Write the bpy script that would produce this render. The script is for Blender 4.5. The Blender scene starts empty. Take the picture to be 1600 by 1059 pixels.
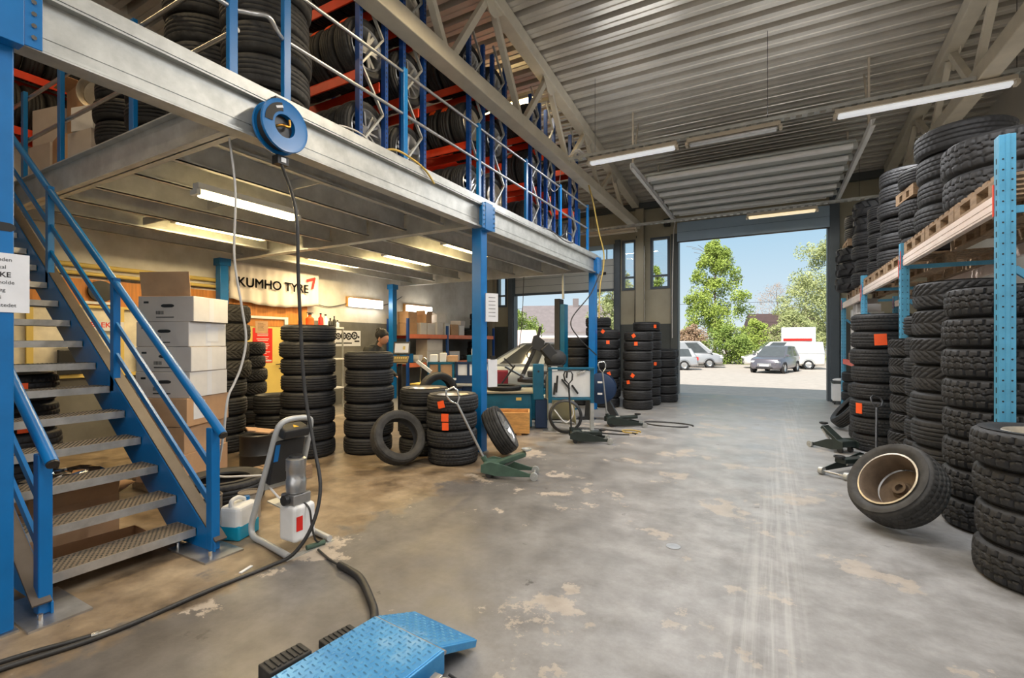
import bpy, bmesh, math, random
from mathutils import Vector, Matrix, Euler
R = math.radians; PI = math.pi
rnd = random.Random(7)
SC = bpy.context.scene
COL = SC.collection
V = Vector

# ---------------------------------------------------------------- materials
def nodes(name):
    m = bpy.data.materials.new(name); m.use_nodes = True
    nt = m.node_tree; b = nt.nodes['Principled BSDF']
    return m, nt, b
def lk(nt, a, b): nt.links.new(a, b)
def nd(nt, t, **k):
    n = nt.nodes.new(t)
    for a, v in k.items(): setattr(n, a, v)
    return n
def ramp(nt, stops, interp='LINEAR'):
    n = nt.nodes.new('ShaderNodeValToRGB'); e = n.color_ramp.elements
    n.color_ramp.interpolation = interp
    while len(e) < len(stops): e.new(0.5)
    for i, (p, c) in enumerate(stops):
        e[i].position = p; e[i].color = c if len(c) == 4 else (*c, 1)
    return n
def noise(nt, vec, scale, detail=4, rough=.55, mapscale=None):
    n = nt.nodes.new('ShaderNodeTexNoise'); n.inputs['Scale'].default_value = scale
    n.inputs['Detail'].default_value = detail; n.inputs['Roughness'].default_value = rough
    if mapscale:
        mp = nt.nodes.new('ShaderNodeMapping'); mp.inputs['Scale'].default_value = mapscale
        lk(nt, vec, mp.inputs['Vector']); vec = mp.outputs['Vector']
    lk(nt, vec, n.inputs['Vector']); return n.outputs['Fac']
def mix(nt, fac, a, b, mode='MIX'):
    n = nt.nodes.new('ShaderNodeMix'); n.data_type = 'RGBA'; n.blend_type = mode
    for s, v in ((0, fac), (6, a), (7, b)):
        if hasattr(v, 'node'): lk(nt, v, n.inputs[s])
        else: n.inputs[s].default_value = v if s == 0 else (*v, 1) if len(v) == 3 else v
    return n.outputs[2]
def mth(nt, op, a, b=0.0, c=None, clamp=False):
    n = nt.nodes.new('ShaderNodeMath'); n.operation = op; n.use_clamp = clamp
    for i, v in enumerate((a, b, c)):
        if v is None: continue
        if hasattr(v, 'node'): lk(nt, v, n.inputs[i])
        else: n.inputs[i].default_value = v
    return n.outputs[0]
def srgb(r, g, b):
    f = lambda c: ((c / 255 + .055) / 1.055) ** 2.4 if c > 10 else c / 255 / 12.92
    return (f(r), f(g), f(b))
def P(name, col, rough=.5, metal=0., var=.12, scale=8, bump=0., stretch=None, col2=None, coat=0., emit=None, es=0., alpha=1., trans=0.):
    m, nt, b = nodes(name)
    b.inputs['Roughness'].default_value = rough; b.inputs['Metallic'].default_value = metal
    if coat: b.inputs['Coat Weight'].default_value = coat
    tc = nd(nt, 'ShaderNodeTexCoord')
    f = noise(nt, tc.outputs['Object'], scale, 5, .6, stretch)
    c2 = col2 or tuple(min(1, c * (1 + var)) for c in col); c1 = tuple(c * (1 - var) for c in col)
    r = ramp(nt, [(.32, c1), (.68, c2)]); lk(nt, f, r.inputs[0]); lk(nt, r.outputs[0], b.inputs['Base Color'])
    if bump:
        bp = nd(nt, 'ShaderNodeBump'); bp.inputs['Strength'].default_value = bump; bp.inputs['Distance'].default_value = .01
        lk(nt, f, bp.inputs['Height']); lk(nt, bp.outputs[0], b.inputs['Normal'])
    if emit:
        b.inputs['Emission Color'].default_value = (*emit, 1); b.inputs['Emission Strength'].default_value = es
    if trans: b.inputs['Transmission Weight'].default_value = trans
    return m
MT = {}
MT['blue'] = P('blue_paint', srgb(0, 104, 170), .38, 0, .08, 5)
MT['blue_rack'] = P('rack_blue_paint', srgb(8, 62, 132), .42, 0, .10, 6)
MT['teal_rack'] = P('light_blue_rack_paint', srgb(84, 160, 196), .42, 0, .12, 6)
MT['orange'] = P('orange_beam_paint', srgb(232, 66, 28), .45, 0, .10, 6)
MT['peach'] = P('faded_orange_beam_paint', srgb(238, 216, 204), .5, 0, .08, 5, col2=srgb(243, 226, 214))
MT['galv'] = P('galvanised_steel', (.47, .475, .45), .50, .65, .16, 7)
MT['galv_d'] = P('galvanised_joist', (.56, .57, .56), .48, .4, .16, 5)
MT['truss'] = P('truss_grey_paint', srgb(206, 198, 180), .45, .1, .08, 4)
MT['cart_grey'] = P('light_grey_tube_paint', srgb(186, 188, 188), .4, .2, .06, 6)
MT['rubber'] = P('tyre_rubber', (.017, .017, .018), .62, 0, .35, 14, .15)
MT['rubber_w'] = P('dusty_tyre_rubber', (.036, .034, .031), .7, 0, .45, 10, .15)
MT['alloy'] = P('alloy_rim', (.62, .62, .62), .28, .9, .1, 6)
MT['rim_s'] = P('steel_rim', (.55, .50, .42), .4, .8, .15, 6)
MT['sticker'] = P('orange_sticker', srgb(255, 92, 30), .55, 0, .06, 30)
MT['chrome'] = P('chrome', (.75, .75, .75), .16, 1, .05, 5)
MT['steel'] = P('bare_steel', (.5, .5, .5), .35, .9, .15, 9)
MT['black'] = P('black_plastic', (.02, .02, .021), .42, 0, .2, 8)
MT['hose'] = P('black_hose', (.03, .029, .028), .5, 0, .2, 20)
MT['hose_w'] = P('pale_hose', (.55, .53, .5), .45, 0, .1, 10)
MT['hose_y'] = P('yellow_hose', srgb(190, 160, 80), .5, 0, .1, 10)
MT['white'] = P('white_plastic', (.80, .80, .79), .45, 0, .05, 5)
MT['paper'] = P('paper', (.74, .75, .78), .7, 0, .04, 6)
MT['card'] = P('brown_cardboard', srgb(190, 152, 116), .8, 0, .09, 6)
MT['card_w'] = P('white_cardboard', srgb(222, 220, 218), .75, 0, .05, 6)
MT['card_g'] = P('grey_and_shaded_cardboard', srgb(196, 186, 178), .78, 0, .05, 6)
MT['wood'] = P('pallet_wood', srgb(150, 124, 96), .75, 0, .28, 3, .15, (14, 2, 14))
MT['crate'] = P('crate_wood', srgb(196, 146, 84), .65, 0, .30, 3, .1, (2, 10, 10))
MT['pine'] = P('pine_panel', srgb(198, 128, 58), .55, 0, .22, 3, 0, (10, 10, .8))
MT['ink'] = P('black_ink', (.02, .02, .02), .7)
MT['red'] = P('red_print', srgb(214, 36, 26), .6, 0, .05)
MT['teal'] = P('teal_machine_paint', srgb(10, 92, 120), .42, 0, .16, 5)
MT['dblue'] = P('dark_blue_machine_paint', srgb(16, 44, 78), .42, 0, .16, 5)
MT['maroon'] = P('maroon_paint', srgb(120, 26, 40), .45, 0, .12, 5)
MT['green'] = P('green_jack_paint', srgb(66, 90, 76), .42, 0, .2, 9)
MT['dgreen'] = P('dark_green_jack_paint', srgb(32, 42, 38), .45, 0, .2, 9)
MT['cream'] = P('cream_paint', srgb(222, 196, 110), .5, 0, .05, 3)
MT['rubberblk'] = P('ribbed_rubber', (.035, .033, .03), .7, 0, .3, 20)
MT['skin'] = P('skin', srgb(206, 148, 116), .5, 0, .08, 20)
MT['cloth'] = P('dark_workwear', srgb(62, 62, 56), .85, 0, .15, 30)
MT['hair'] = P('dark_hair', (.02, .018, .016), .6, 0, .3, 40)
MT['khaki'] = P('khaki_wall_panel', srgb(148, 142, 122), .6, 0, .05, 2)
MT['khaki_d'] = P('dark_grey_wall_base', srgb(72, 76, 74), .6, 0, .08, 3)
MT['frame'] = P('dark_grey_frame', srgb(70, 80, 88), .45, 0, .08, 4)
MT['doorp'] = P('door_panel', srgb(176, 180, 176), .5, 0, .05, 2)
MT['doorblue'] = P('door_panel_blue', srgb(150, 172, 190), .5, 0, .05, 2)
MT['fix'] = P('lamp_housing', srgb(190, 178, 158), .5, .1, .06, 5)
MT['orange2'] = P('pale_orange_beam_paint', srgb(236, 128, 84), .5, 0, .08, 5)
MT['rim_d'] = P('rusty_rim', srgb(104, 88, 72), .6, .4, .3, 8)
MT['asphalt'] = P('asphalt', (.50, .44, .385), .9, 0, .10, 3, .05)
MT['glass'] = None
def emis(name, col, s):
    m, nt, b = nodes(name); b.inputs['Base Color'].default_value = (.8, .8, .8, 1)
    b.inputs['Emission Color'].default_value = (*col, 1); b.inputs['Emission Strength'].default_value = s
    return m
MT['tube_warm'] = emis('warm_tube', (1, .74, .32), 16)
MT['tube_cool'] = emis('cool_lens', (.92, .96, 1), .45)
MT['tube_wall'] = emis('wall_lamp_lens', (1, .95, .84), 1.2)
MT['tube_am'] = emis('amber_lens', (1, .80, .45), .8)
MT['screen'] = emis('screen', (.45, .42, .5), .12)
def glassmat(name, tint, rough=.02, alpha_mix=.85):
    m = bpy.data.materials.new(name); m.use_nodes = True; nt = m.node_tree; nt.nodes.clear()
    o = nd(nt, 'ShaderNodeOutputMaterial'); t = nd(nt, 'ShaderNodeBsdfTransparent'); t.inputs[0].default_value = (*tint, 1)
    g = nd(nt, 'ShaderNodeBsdfGlossy'); g.inputs['Roughness'].default_value = rough
    x = nd(nt, 'ShaderNodeMixShader'); x.inputs[0].default_value = 1 - alpha_mix
    lk(nt, t.outputs[0], x.inputs[1]); lk(nt, g.outputs[0], x.inputs[2]); lk(nt, x.outputs[0], o.inputs[0])
    return m
MT['glass'] = glassmat('window_glass', (.95, .97, .98), .02, .93)
MT['carglass'] = P('car_glass', (.09, .10, .105), .06, 0, .1, 3)
MT['fluid'] = P('blue_washer_fluid', srgb(20, 150, 185), .25, 0, .03, 3)

# floor
def floor_mat():
    m, nt, b = nodes('worn_painted_concrete')
    g = nd(nt, 'ShaderNodeNewGeometry'); pos = g.outputs['Position']
    sp = nd(nt, 'ShaderNodeSeparateXYZ'); lk(nt, pos, sp.inputs[0]); X, Y = sp.outputs[0], sp.outputs[1]
    n1 = noise(nt, pos, .9, 6, .6); n2 = noise(nt, pos, 7, 8, .62); n3 = noise(nt, pos, 30, 4, .6); n4 = noise(nt, pos, 2.6, 7, .6)
    paint = ramp(nt, [(.30, (.092, .080, .071)), (.52, (.128, .118, .110)), (.72, (.190, .183, .176))]); lk(nt, n1, paint.inputs[0])
    c = paint.outputs[0]
    fine = ramp(nt, [(.3, (.72, .72, .72)), (.7, (1.18, 1.17, 1.16))]); lk(nt, n2, fine.inputs[0])
    c = mix(nt, 1.0, c, fine.outputs[0], 'MULTIPLY')
    # drive lane on the door side of the ramp, glare put into its pale colour
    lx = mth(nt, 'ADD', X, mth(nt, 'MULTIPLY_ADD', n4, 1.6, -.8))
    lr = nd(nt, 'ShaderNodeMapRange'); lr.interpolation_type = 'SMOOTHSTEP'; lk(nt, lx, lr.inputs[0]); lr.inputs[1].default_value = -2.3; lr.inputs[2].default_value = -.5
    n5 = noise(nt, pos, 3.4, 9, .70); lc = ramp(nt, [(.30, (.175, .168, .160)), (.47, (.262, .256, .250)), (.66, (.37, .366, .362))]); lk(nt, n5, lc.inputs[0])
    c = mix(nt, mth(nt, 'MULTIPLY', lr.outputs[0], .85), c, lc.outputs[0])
    # paler towards the door
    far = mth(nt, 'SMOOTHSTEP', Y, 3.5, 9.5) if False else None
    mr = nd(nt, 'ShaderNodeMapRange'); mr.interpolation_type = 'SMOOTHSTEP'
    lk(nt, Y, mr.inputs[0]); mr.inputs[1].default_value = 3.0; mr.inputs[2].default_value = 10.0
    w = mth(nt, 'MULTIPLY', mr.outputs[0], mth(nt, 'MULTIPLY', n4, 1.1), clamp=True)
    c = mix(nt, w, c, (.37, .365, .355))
    # streaks left by tyres
    st = noise(nt, pos, 1.0, 5, .65, (26, .55, 1))
    ctr = mth(nt, 'MULTIPLY_ADD', Y, .05, -.17)
    band = mth(nt, 'ABSOLUTE', mth(nt, 'SUBTRACT', X, ctr))
    bm = nd(nt, 'ShaderNodeMapRange'); bm.interpolation_type = 'SMOOTHSTEP'; lk(nt, band, bm.inputs[0])
    bm.inputs[1].default_value = .24; bm.inputs[2].default_value = .08
    sr = ramp(nt, [(.44, (0, 0, 0)), (.62, (1, 1, 1))]); lk(nt, st, sr.inputs[0])
    c = mix(nt, mth(nt, 'MULTIPLY', mth(nt, 'MULTIPLY', sr.outputs[0], bm.outputs[0]), .34), c, (.52, .51, .49))
    # flaked patches
    pk = noise(nt, pos, 1.5, 3, .5); pk2 = noise(nt, pos, 6.5, 9, .72)
    q = mth(nt, 'ADD', mth(nt, 'MULTIPLY', pk, .62), mth(nt, 'MULTIPLY', pk2, .40))
    pr = ramp(nt, [(.578, (0, 0, 0)), (.592, (1, 1, 1))]); lk(nt, q, pr.inputs[0])
    pc = ramp(nt, [(.3, (.36, .30, .235)), (.7, (.50, .43, .36))]); lk(nt, n2, pc.inputs[0])
    c = mix(nt, mth(nt, 'MULTIPLY', pr.outputs[0], mth(nt, 'MULTIPLY_ADD', lr.outputs[0], -.28, .88)), c, pc.outputs[0])
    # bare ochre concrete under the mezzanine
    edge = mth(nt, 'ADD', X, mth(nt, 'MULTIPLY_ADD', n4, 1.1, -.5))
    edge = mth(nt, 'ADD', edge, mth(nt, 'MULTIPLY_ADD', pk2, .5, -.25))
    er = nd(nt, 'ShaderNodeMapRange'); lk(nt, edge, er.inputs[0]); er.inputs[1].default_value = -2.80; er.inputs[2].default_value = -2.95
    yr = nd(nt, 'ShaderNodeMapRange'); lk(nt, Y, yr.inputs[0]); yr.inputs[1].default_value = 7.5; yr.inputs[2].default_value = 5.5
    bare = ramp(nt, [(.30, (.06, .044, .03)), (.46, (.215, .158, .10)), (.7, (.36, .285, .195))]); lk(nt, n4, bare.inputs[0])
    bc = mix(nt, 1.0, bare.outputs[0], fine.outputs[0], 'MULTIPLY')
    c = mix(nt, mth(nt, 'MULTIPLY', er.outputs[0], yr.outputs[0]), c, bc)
    # oil marks and specks
    sk = noise(nt, pos, 3.3, 6, .68)
    kr = ramp(nt, [(.665, (0, 0, 0)), (.70, (1, 1, 1))]); lk(nt, sk, kr.inputs[0])
    c = mix(nt, mth(nt, 'MULTIPLY', kr.outputs[0], .72), c, (.05, .045, .04))
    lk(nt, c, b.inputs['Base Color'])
    rr = ramp(nt, [(.3, (.30, .30, .30)), (.7, (.58, .58, .58))]); lk(nt, n4, rr.inputs[0]); lk(nt, rr.outputs[0], b.inputs['Roughness'])
    bp = nd(nt, 'ShaderNodeBump'); bp.inputs['Strength'].default_value = .25; bp.inputs['Distance'].default_value = .004
    lk(nt, n3, bp.inputs['Height']); lk(nt, bp.outputs[0], b.inputs['Normal'])
    return m
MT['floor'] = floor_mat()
def wall_left_mat():
    m, nt, b = nodes('two_tone_wall_paint'); g = nd(nt, 'ShaderNodeNewGeometry'); sp = nd(nt, 'ShaderNodeSeparateXYZ')
    lk(nt, g.outputs['Position'], sp.inputs[0]); n = noise(nt, g.outputs['Position'], 1.6, 6, .6)
    up = ramp(nt, [(.3, srgb(196, 190, 176)), (.6, srgb(226, 222, 212))]); lk(nt, n, up.inputs[0])
    lo = ramp(nt, [(.3, srgb(96, 94, 88)), (.7, srgb(122, 120, 112))]); lk(nt, n, lo.inputs[0])
    k = mth(nt, 'GREATER_THAN', sp.outputs[2], 1.97)
    lk(nt, mix(nt, k, lo.outputs[0], up.outputs[0]), b.inputs['Base Color']); b.inputs['Roughness'].default_value = .7
    return m
MT['wall_l'] = wall_left_mat()
def wall_door_mat():
    m, nt, b = nodes('two_tone_panel_wall'); g = nd(nt, 'ShaderNodeNewGeometry'); sp = nd(nt, 'ShaderNodeSeparateXYZ')
    lk(nt, g.outputs['Position'], sp.inputs[0]); n = noise(nt, g.outputs['Position'], 1.2, 5, .6)
    up = ramp(nt, [(.3, srgb(142, 136, 116)), (.7, srgb(160, 154, 134))]); lk(nt, n, up.inputs[0])
    lo = ramp(nt, [(.3, srgb(56, 60, 58)), (.7, srgb(74, 78, 76))]); lk(nt, n, lo.inputs[0])
    k = mth(nt, 'GREATER_THAN', sp.outputs[2], 2.02)
    lk(nt, mix(nt, k, lo.outputs[0], up.outputs[0]), b.inputs['Base Color']); b.inputs['Roughness'].default_value = .65
    return m
MT['wall_d'] = wall_door_mat()
MT['wall_o'] = P('plain_wall_paint', srgb(205, 200, 190), .7, 0, .05, 1)
MT['deck'] = P('roof_sheet', (.66, .62, .55), .33, .45, .10, 1.5)
MT['dusty'] = P('dusty_steel_flange', srgb(88, 79, 72), .6, .1, .12, 8)
def plate_mat():
    # blue tread plate wears to bare metal in spots
    m, nt, b = nodes('blue_tread_plate_paint'); tc = nd(nt, 'ShaderNodeTexCoord')
    f = noise(nt, tc.outputs['Object'], 4, 8, .7)
    r = ramp(nt, [(.30, srgb(30, 118, 184)), (.55, srgb(70, 150, 206)), (.72, srgb(140, 180, 210))]); lk(nt, f, r.inputs[0]); lk(nt, r.outputs[0], b.inputs['Base Color'])
    b.inputs['Roughness'].default_value = .34; b.inputs['Metallic'].default_value = .25
    return m
MT['plate'] = plate_mat()
MT['plate_worn_lit'] = P('worn_lit_bar', srgb(120, 176, 214), .28, .45, .12, 12)  # lighter bars: worn paint plus highlights put into the colour
def leaf_mat(name, c1, c2):
    m, nt, b = nodes(name); tc = nd(nt, 'ShaderNodeTexCoord'); f = noise(nt, tc.outputs['Object'], .9, 5, .7)
    r = ramp(nt, [(.3, c1), (.7, c2)]); lk(nt, f, r.inputs[0]); lk(nt, r.outputs[0], b.inputs['Base Color']); b.inputs['Roughness'].default_value = .7
    b.inputs['Subsurface Weight'].default_value = 0.0
    return m
MT['leaf'] = leaf_mat('birch_leaves', srgb(120, 142, 58), srgb(186, 200, 96))
MT['leaf2'] = leaf_mat('olive_leaves', srgb(134, 146, 92), srgb(196, 200, 140))
MT['leaf3'] = leaf_mat('hedge_leaves', srgb(96, 124, 52), srgb(166, 182, 90))
MT['twig'] = leaf_mat('bare_twigs', srgb(150, 122, 100), srgb(190, 160, 130))
MT['bark'] = P('bark', (.16, .12, .09), .9, 0, .3, 6)

# ---------------------------------------------------------------- mesh helper
class MB:
    def __init__(s): s.v = []; s.f = []
    def add(s, vs, fs, mx=None):
        b = len(s.v); s.v += [mx @ V(p) for p in vs] if mx else [V(p) for p in vs]
        s.f += [tuple(b + i for i in f) for f in fs]; return s
    def box(s, c, d, rot=None):
        x, y, z = (k / 2 for k in d)
        mx = Matrix.Translation(c) @ (Euler(rot).to_matrix().to_4x4() if rot else Matrix())
        return s.add([(i * x, j * y, k * z) for i in (-1, 1) for j in (-1, 1) for k in (-1, 1)],
                     [(0, 1, 3, 2), (4, 6, 7, 5), (0, 4, 5, 1), (2, 3, 7, 6), (0, 2, 6, 4), (1, 5, 7, 3)], mx)
    def b2(s, lo, hi): return s.box([(a + b) / 2 for a, b in zip(lo, hi)], [abs(b - a) for a, b in zip(lo, hi)])
    def bar(s, p, q, w, h, up=(0, 0, 1)):
        p, q = V(p), V(q); d = q - p; L = d.length; y = d.normalized(); x = y.cross(V(up))
        if x.length < 1e-5: x = y.cross(V((1, 0, 0)))
        x.normalize(); z = x.cross(y)
        mx = Matrix((x, y, z)).transposed().to_4x4(); mx.translation = (p + q) / 2
        X, Y, Z = w / 2, L / 2, h / 2
        return s.add([(i * X, j * Y, k * Z) for i in (-1, 1) for j in (-1, 1) for k in (-1, 1)],
                     [(0, 1, 3, 2), (4, 6, 7, 5), (0, 4, 5, 1), (2, 3, 7, 6), (0, 2, 6, 4), (1, 5, 7, 3)], mx)
    def tube(s, pts, r, n=8, cap=True, closed=False):
        pts = [V(p) for p in pts]; b = len(s.v); m = len(pts); up = None
        for i, p in enumerate(pts):
            a = pts[(i - 1) % m] if (i or closed) else p; c = pts[(i + 1) % m] if (i < m - 1 or closed) else p
            t = (c - a).normalized()
            if up is None:
                up = t.orthogonal().normalized()
            u = (up - t * up.dot(t))
            u = u.normalized() if u.length > 1e-6 else t.orthogonal().normalized()
            up = u; w = t.cross(u); rr = r[i] if isinstance(r, (list, tuple)) else r
            for k in range(n):
                an = 2 * PI * k / n; s.v.append(p + (u * math.cos(an) + w * math.sin(an)) * rr)
        for i in range(m if closed else m - 1):
            j = (i + 1) % m
            for k in range(n):
                l = (k + 1) % n; s.f.append((b + i * n + k, b + i * n + l, b + j * n + l, b + j * n + k))
        if cap and not closed:
            s.f.append(tuple(b + k for k in reversed(range(n)))); s.f.append(tuple(b + (m - 1) * n + k for k in range(n)))
        return s
    def lathe(s, prof, n=32, mx=None, closed=False, cap=False):
        vs = []; fs = []; m = len(prof)
        for k in range(n):
            a = 2 * PI * k / n
            vs += [(r * math.cos(a), r * math.sin(a), z) for r, z in prof]
        for k in range(n):
            l = (k + 1) % n
            for i in range(m if closed else m - 1):
                j = (i + 1) % m; fs.append((k * m + i, l * m + i, l * m + j, k * m + j))
        if cap:
            fs.append(tuple(k * m for k in reversed(range(n)))); fs.append(tuple(k * m + m - 1 for k in range(n)))
        return s.add(vs, fs, mx)
    def cyl(s, p, q, r, n=16): return s.tube([p, q], r, n)
    def prism(s, poly, t, mx=None):
        n = len(poly); vs = [(x, y, -t / 2) for x, y in poly] + [(x, y, t / 2) for x, y in poly]
        fs = [tuple(reversed(range(n))), tuple(range(n, 2 * n))] + [(i, (i + 1) % n, n + (i + 1) % n, n + i) for i in range(n)]
        return s.add(vs, fs, mx)
    def sphere(s, c, r, n=12, sc=(1, 1, 1)):
        pr = [(math.sin(PI * i / n) * 1, -math.cos(PI * i / n)) for i in range(n + 1)]
        pr = [(max(a, .002), z) for a, z in pr]
        return s.lathe(pr, n * 2, Matrix.Translation(c) @ Matrix.Diagonal((r * sc[0], r * sc[1], r * sc[2], 1)))
    def build(s, name, mat, parent=None, world=False, smooth=None, bevel=0, seg=2):
        me = bpy.data.meshes.new(name)
        vs = s.v
        if world and parent is not None:
            iv = WM(parent).inverted(); vs = [iv @ p for p in vs]
        me.from_pydata([tuple(p) for p in vs], [], s.f); me.validate(); me.update()
        me.materials.append(MT[mat] if isinstance(mat, str) else mat)
        bm = bmesh.new(); bm.from_mesh(me); bmesh.ops.recalc_face_normals(bm, faces=bm.faces); bm.to_mesh(me); bm.free()
        o = bpy.data.objects.new(name, me); COL.objects.link(o)
        if parent is not None: o.parent = parent
        if smooth is not None:
            me.shade_smooth(); me.set_sharp_from_angle(angle=R(smooth))
        if bevel:
            bv = o.modifiers.new('bevel', 'BEVEL'); bv.width = bevel; bv.segments = seg; bv.limit_method = 'ANGLE'; bv.angle_limit = R(40)
        return o
def WM(o):
    m = o.matrix_basis.copy()
    return (WM(o.parent) @ m) if o.parent else m
def tag(o, label, cat, group=None):
    o['label'] = label; o['category'] = cat
    if group: o['group'] = group
    return o
def thing(name, label, cat, loc=(0, 0, 0), rotz=0, group=None, rot=None):
    o = bpy.data.objects.new(name, None); COL.objects.link(o); o.empty_display_size = .1
    o.location = loc; o.rotation_euler = rot if rot else (0, 0, rotz)
    o.matrix_basis = Matrix.Translation(loc) @ Euler(rot if rot else (0, 0, rotz)).to_matrix().to_4x4()
    return tag(o, label, cat, group)
def struct(o): o['kind'] = 'structure'; return o
def dup(o, parent=None):
    c = o.copy(); COL.objects.link(c)
    if parent is not None: c.parent = parent
    for ch in list(o.children): dup(ch, c)
    return c
def arc(pts, n=8):
    """Catmull-Rom through points"""
    pts = [V(p) for p in pts]; out = []
    for i in range(len(pts) - 1):
        p0 = pts[max(0, i - 1)]; p1 = pts[i]; p2 = pts[i + 1]; p3 = pts[min(len(pts) - 1, i + 2)]
        for k in range(n):
            t = k / n
            out.append(.5 * ((2 * p1) + (p2 - p0) * t + (2 * p0 - 5 * p1 + 4 * p2 - p3) * t * t + (3 * p1 - p0 - 3 * p2 + p3) * t ** 3))
    out.append(pts[-1]); return out
def text(name, s, size, mx, mat, parent=None, ext=.0008, align='CENTER', bold=0., fat=0.):
    c = bpy.data.curves.new(name, 'FONT'); c.body = s; c.size = size; c.extrude = ext; c.align_x = align; c.align_y = 'CENTER'; c.offset = bold
    c.materials.append(MT[mat]); fo = bpy.data.objects.new(name, c); COL.objects.link(fo)
    bpy.context.view_layer.update(); me = bpy.data.meshes.new_from_object(fo.evaluated_get(bpy.context.evaluated_depsgraph_get()))
    bpy.data.objects.remove(fo); bpy.data.curves.remove(c); 
    if fat:
        bm = bmesh.new(); bm.from_mesh(me); g0 = list(bm.verts) + list(bm.edges) + list(bm.faces)
        for dx, dy in ((fat, 0), (-fat, 0), (0, fat * .7), (0, -fat * .7)):
            d_ = bmesh.ops.duplicate(bm, geom=g0); bmesh.ops.translate(bm, vec=(dx, dy, 0), verts=[e for e in d_['geom'] if isinstance(e, bmesh.types.BMVert)])
        bm.to_mesh(me); bm.free()
    o = bpy.data.objects.new(name, me); COL.objects.link(o)
    if parent is not None:
        o.parent = parent; o.matrix_basis = WM(parent).inverted() @ mx
    else: o.matrix_basis = mx
    return o
def frame_mx(org, xd, yd):
    x = V(xd).normalized(); y = V(yd).normalized(); z = x.cross(y); m = Matrix((x, y, z)).transposed().to_4x4(); m.translation = org; return m

# ---------------------------------------------------------------- camera
F_PX, YH, CAM_H, YAW = 740., 535., 1.47, R(28.71)
cd = bpy.data.cameras.new('camera'); cam = bpy.data.objects.new('camera', cd); COL.objects.link(cam)
cam.location = (0, 0, CAM_H); cam.rotation_euler = (R(90), 0, YAW)
cd.sensor_fit = 'HORIZONTAL'; cd.sensor_width = 36; cd.lens = F_PX / 1600 * 36; cd.shift_y = (YH - 529.5) / 1600; cd.clip_start = .05; cd.clip_end = 500
SC.camera = cam
# ---------------------------------------------------------------- the setting
XL, XR, YB, YD = -9.05, 3.6, -6.5, 14.3
zr = lambda y: 5.62 + (YD - y) * .104
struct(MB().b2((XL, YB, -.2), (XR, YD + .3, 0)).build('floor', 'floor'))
struct(MB().b2((XL - .2, YB, 0), (XL, YD, 8)).build('wall_left', 'wall_l'))
struct(MB().b2((XR, YB, 0), (XR + .2, YD, 8)).build('wall_right', 'wall_o'))
struct(MB().b2((XL - .2, YB - .2, 0), (XR + .2, YB, 8.2)).build('wall_back', 'wall_o'))
# door wall with openings (x0,x1,z0,z1)
holes = [(-7.75, -4.22, 0, 4.5), (-3.95, -3.62, 3.10, 4.52), (-3.10, -2.64, 3.10, 4.52), (-2.36, 1.28, 0, 4.48), (-8.38, -8.08, 2.75, 4.4), (1.75, 2.2, 3.1, 4.5)]
w = MB(); xs = sorted({XL, XR, *[h[0] for h in holes], *[h[1] for h in holes]})
for a, b in zip(xs, xs[1:]):
    hs = [h for h in holes if h[0] <= a + 1e-6 and h[1] >= b - 1e-6]
    if not hs: w.b2((a, YD, 0), (b, YD + .2, 6.0))
    else:
        h = hs[0]
        if h[2] > 0: w.b2((a, YD, 0), (b, YD + .2, h[2]))
        w.b2((a, YD, h[3]), (b, YD + .2, 6.0))
struct(w.build('wall_door', 'wall_d'))
for i, (a, b, z0, z1) in enumerate([holes[1], holes[2], holes[4], holes[5]], 1):
    f = MB(); t = .05; y0, y1 = YD - .02, YD + .12; zm = z0 + .34
    f.b2((a - t, y0, z0 - t), (a + .02, y1, z1 + t)); f.b2((b - .02, y0, z0 - t), (b + t, y1, z1 + t))
    f.b2((a + .02, y0, z0 - t), (b - .02, y1, z0 + .02)); f.b2((a + .02, y0, z1 - .02), (b - .02, y1, z1 + t)); f.b2((a + .02, y0, zm - .025), (b - .02, y1, zm + .025))
    wo = struct(f.build('window_%d' % i, 'frame'))
    MB().b2((a, YD + .06, z0), (b, YD + .066, z1)).build('pane', 'glass', wo)
# columns and jambs along the door wall
for i, (x, wd, dp, m) in enumerate([(-3.42, .24, .22, 'khaki'), (-2.46, .18, .10, 'khaki_d'), (1.38, .2, .16, 'frame'), (-4.12, .16, .10, 'frame'), (-7.85, .18, .10, 'frame'), (-8.62, .2, .16, 'khaki')], 1):
    struct(MB().b2((x - wd / 2, YD - dp, 0), (x + wd / 2, YD - .002, 5.42 if dp > .15 else 4.6)).build('trim_%d' % i, m, bevel=.006))
for i, x in enumerate((-2.375, 1.262, -4.215, -7.755), 7):
    struct(MB().b2((x - .03, YD - .06, 0), (x + .03, YD + .21, 4.5)).build('trim_%d' % i, 'frame'))
# conduit and cables on the door wall
tag(MB().tube([(-3.27, YD - .25, 0.01), (-3.27, YD - .25, 4.3)], .012, 6).build('conduit_pipe', 'galv', smooth=50), 'thin grey conduit pipe running up the column between the two tall windows', 'pipe')
tag(MB().tube(arc([(-3.60, YD - .05, 2.0), (-3.58, YD - .08, 3.0), (-3.56, YD - .06, 4.2), (-3.5, YD - .25, 4.62)]), .014, 6).build('wall_cable', 'hose', smooth=60), 'black cable hanging beside the narrower tall window', 'cable')
tag(MB().tube(arc([(-2.5, YD - .16, 5.1), (-2.42, YD - .2, 4.9), (-2.46, YD - .18, 4.5), (-2.5, YD - .14, 3.0), (-2.5, YD - .14, 1.6)]), .016, 6).build('wall_cable', 'hose_w', smooth=60), 'pale cable running down the post of the open doorway', 'cable')
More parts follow.
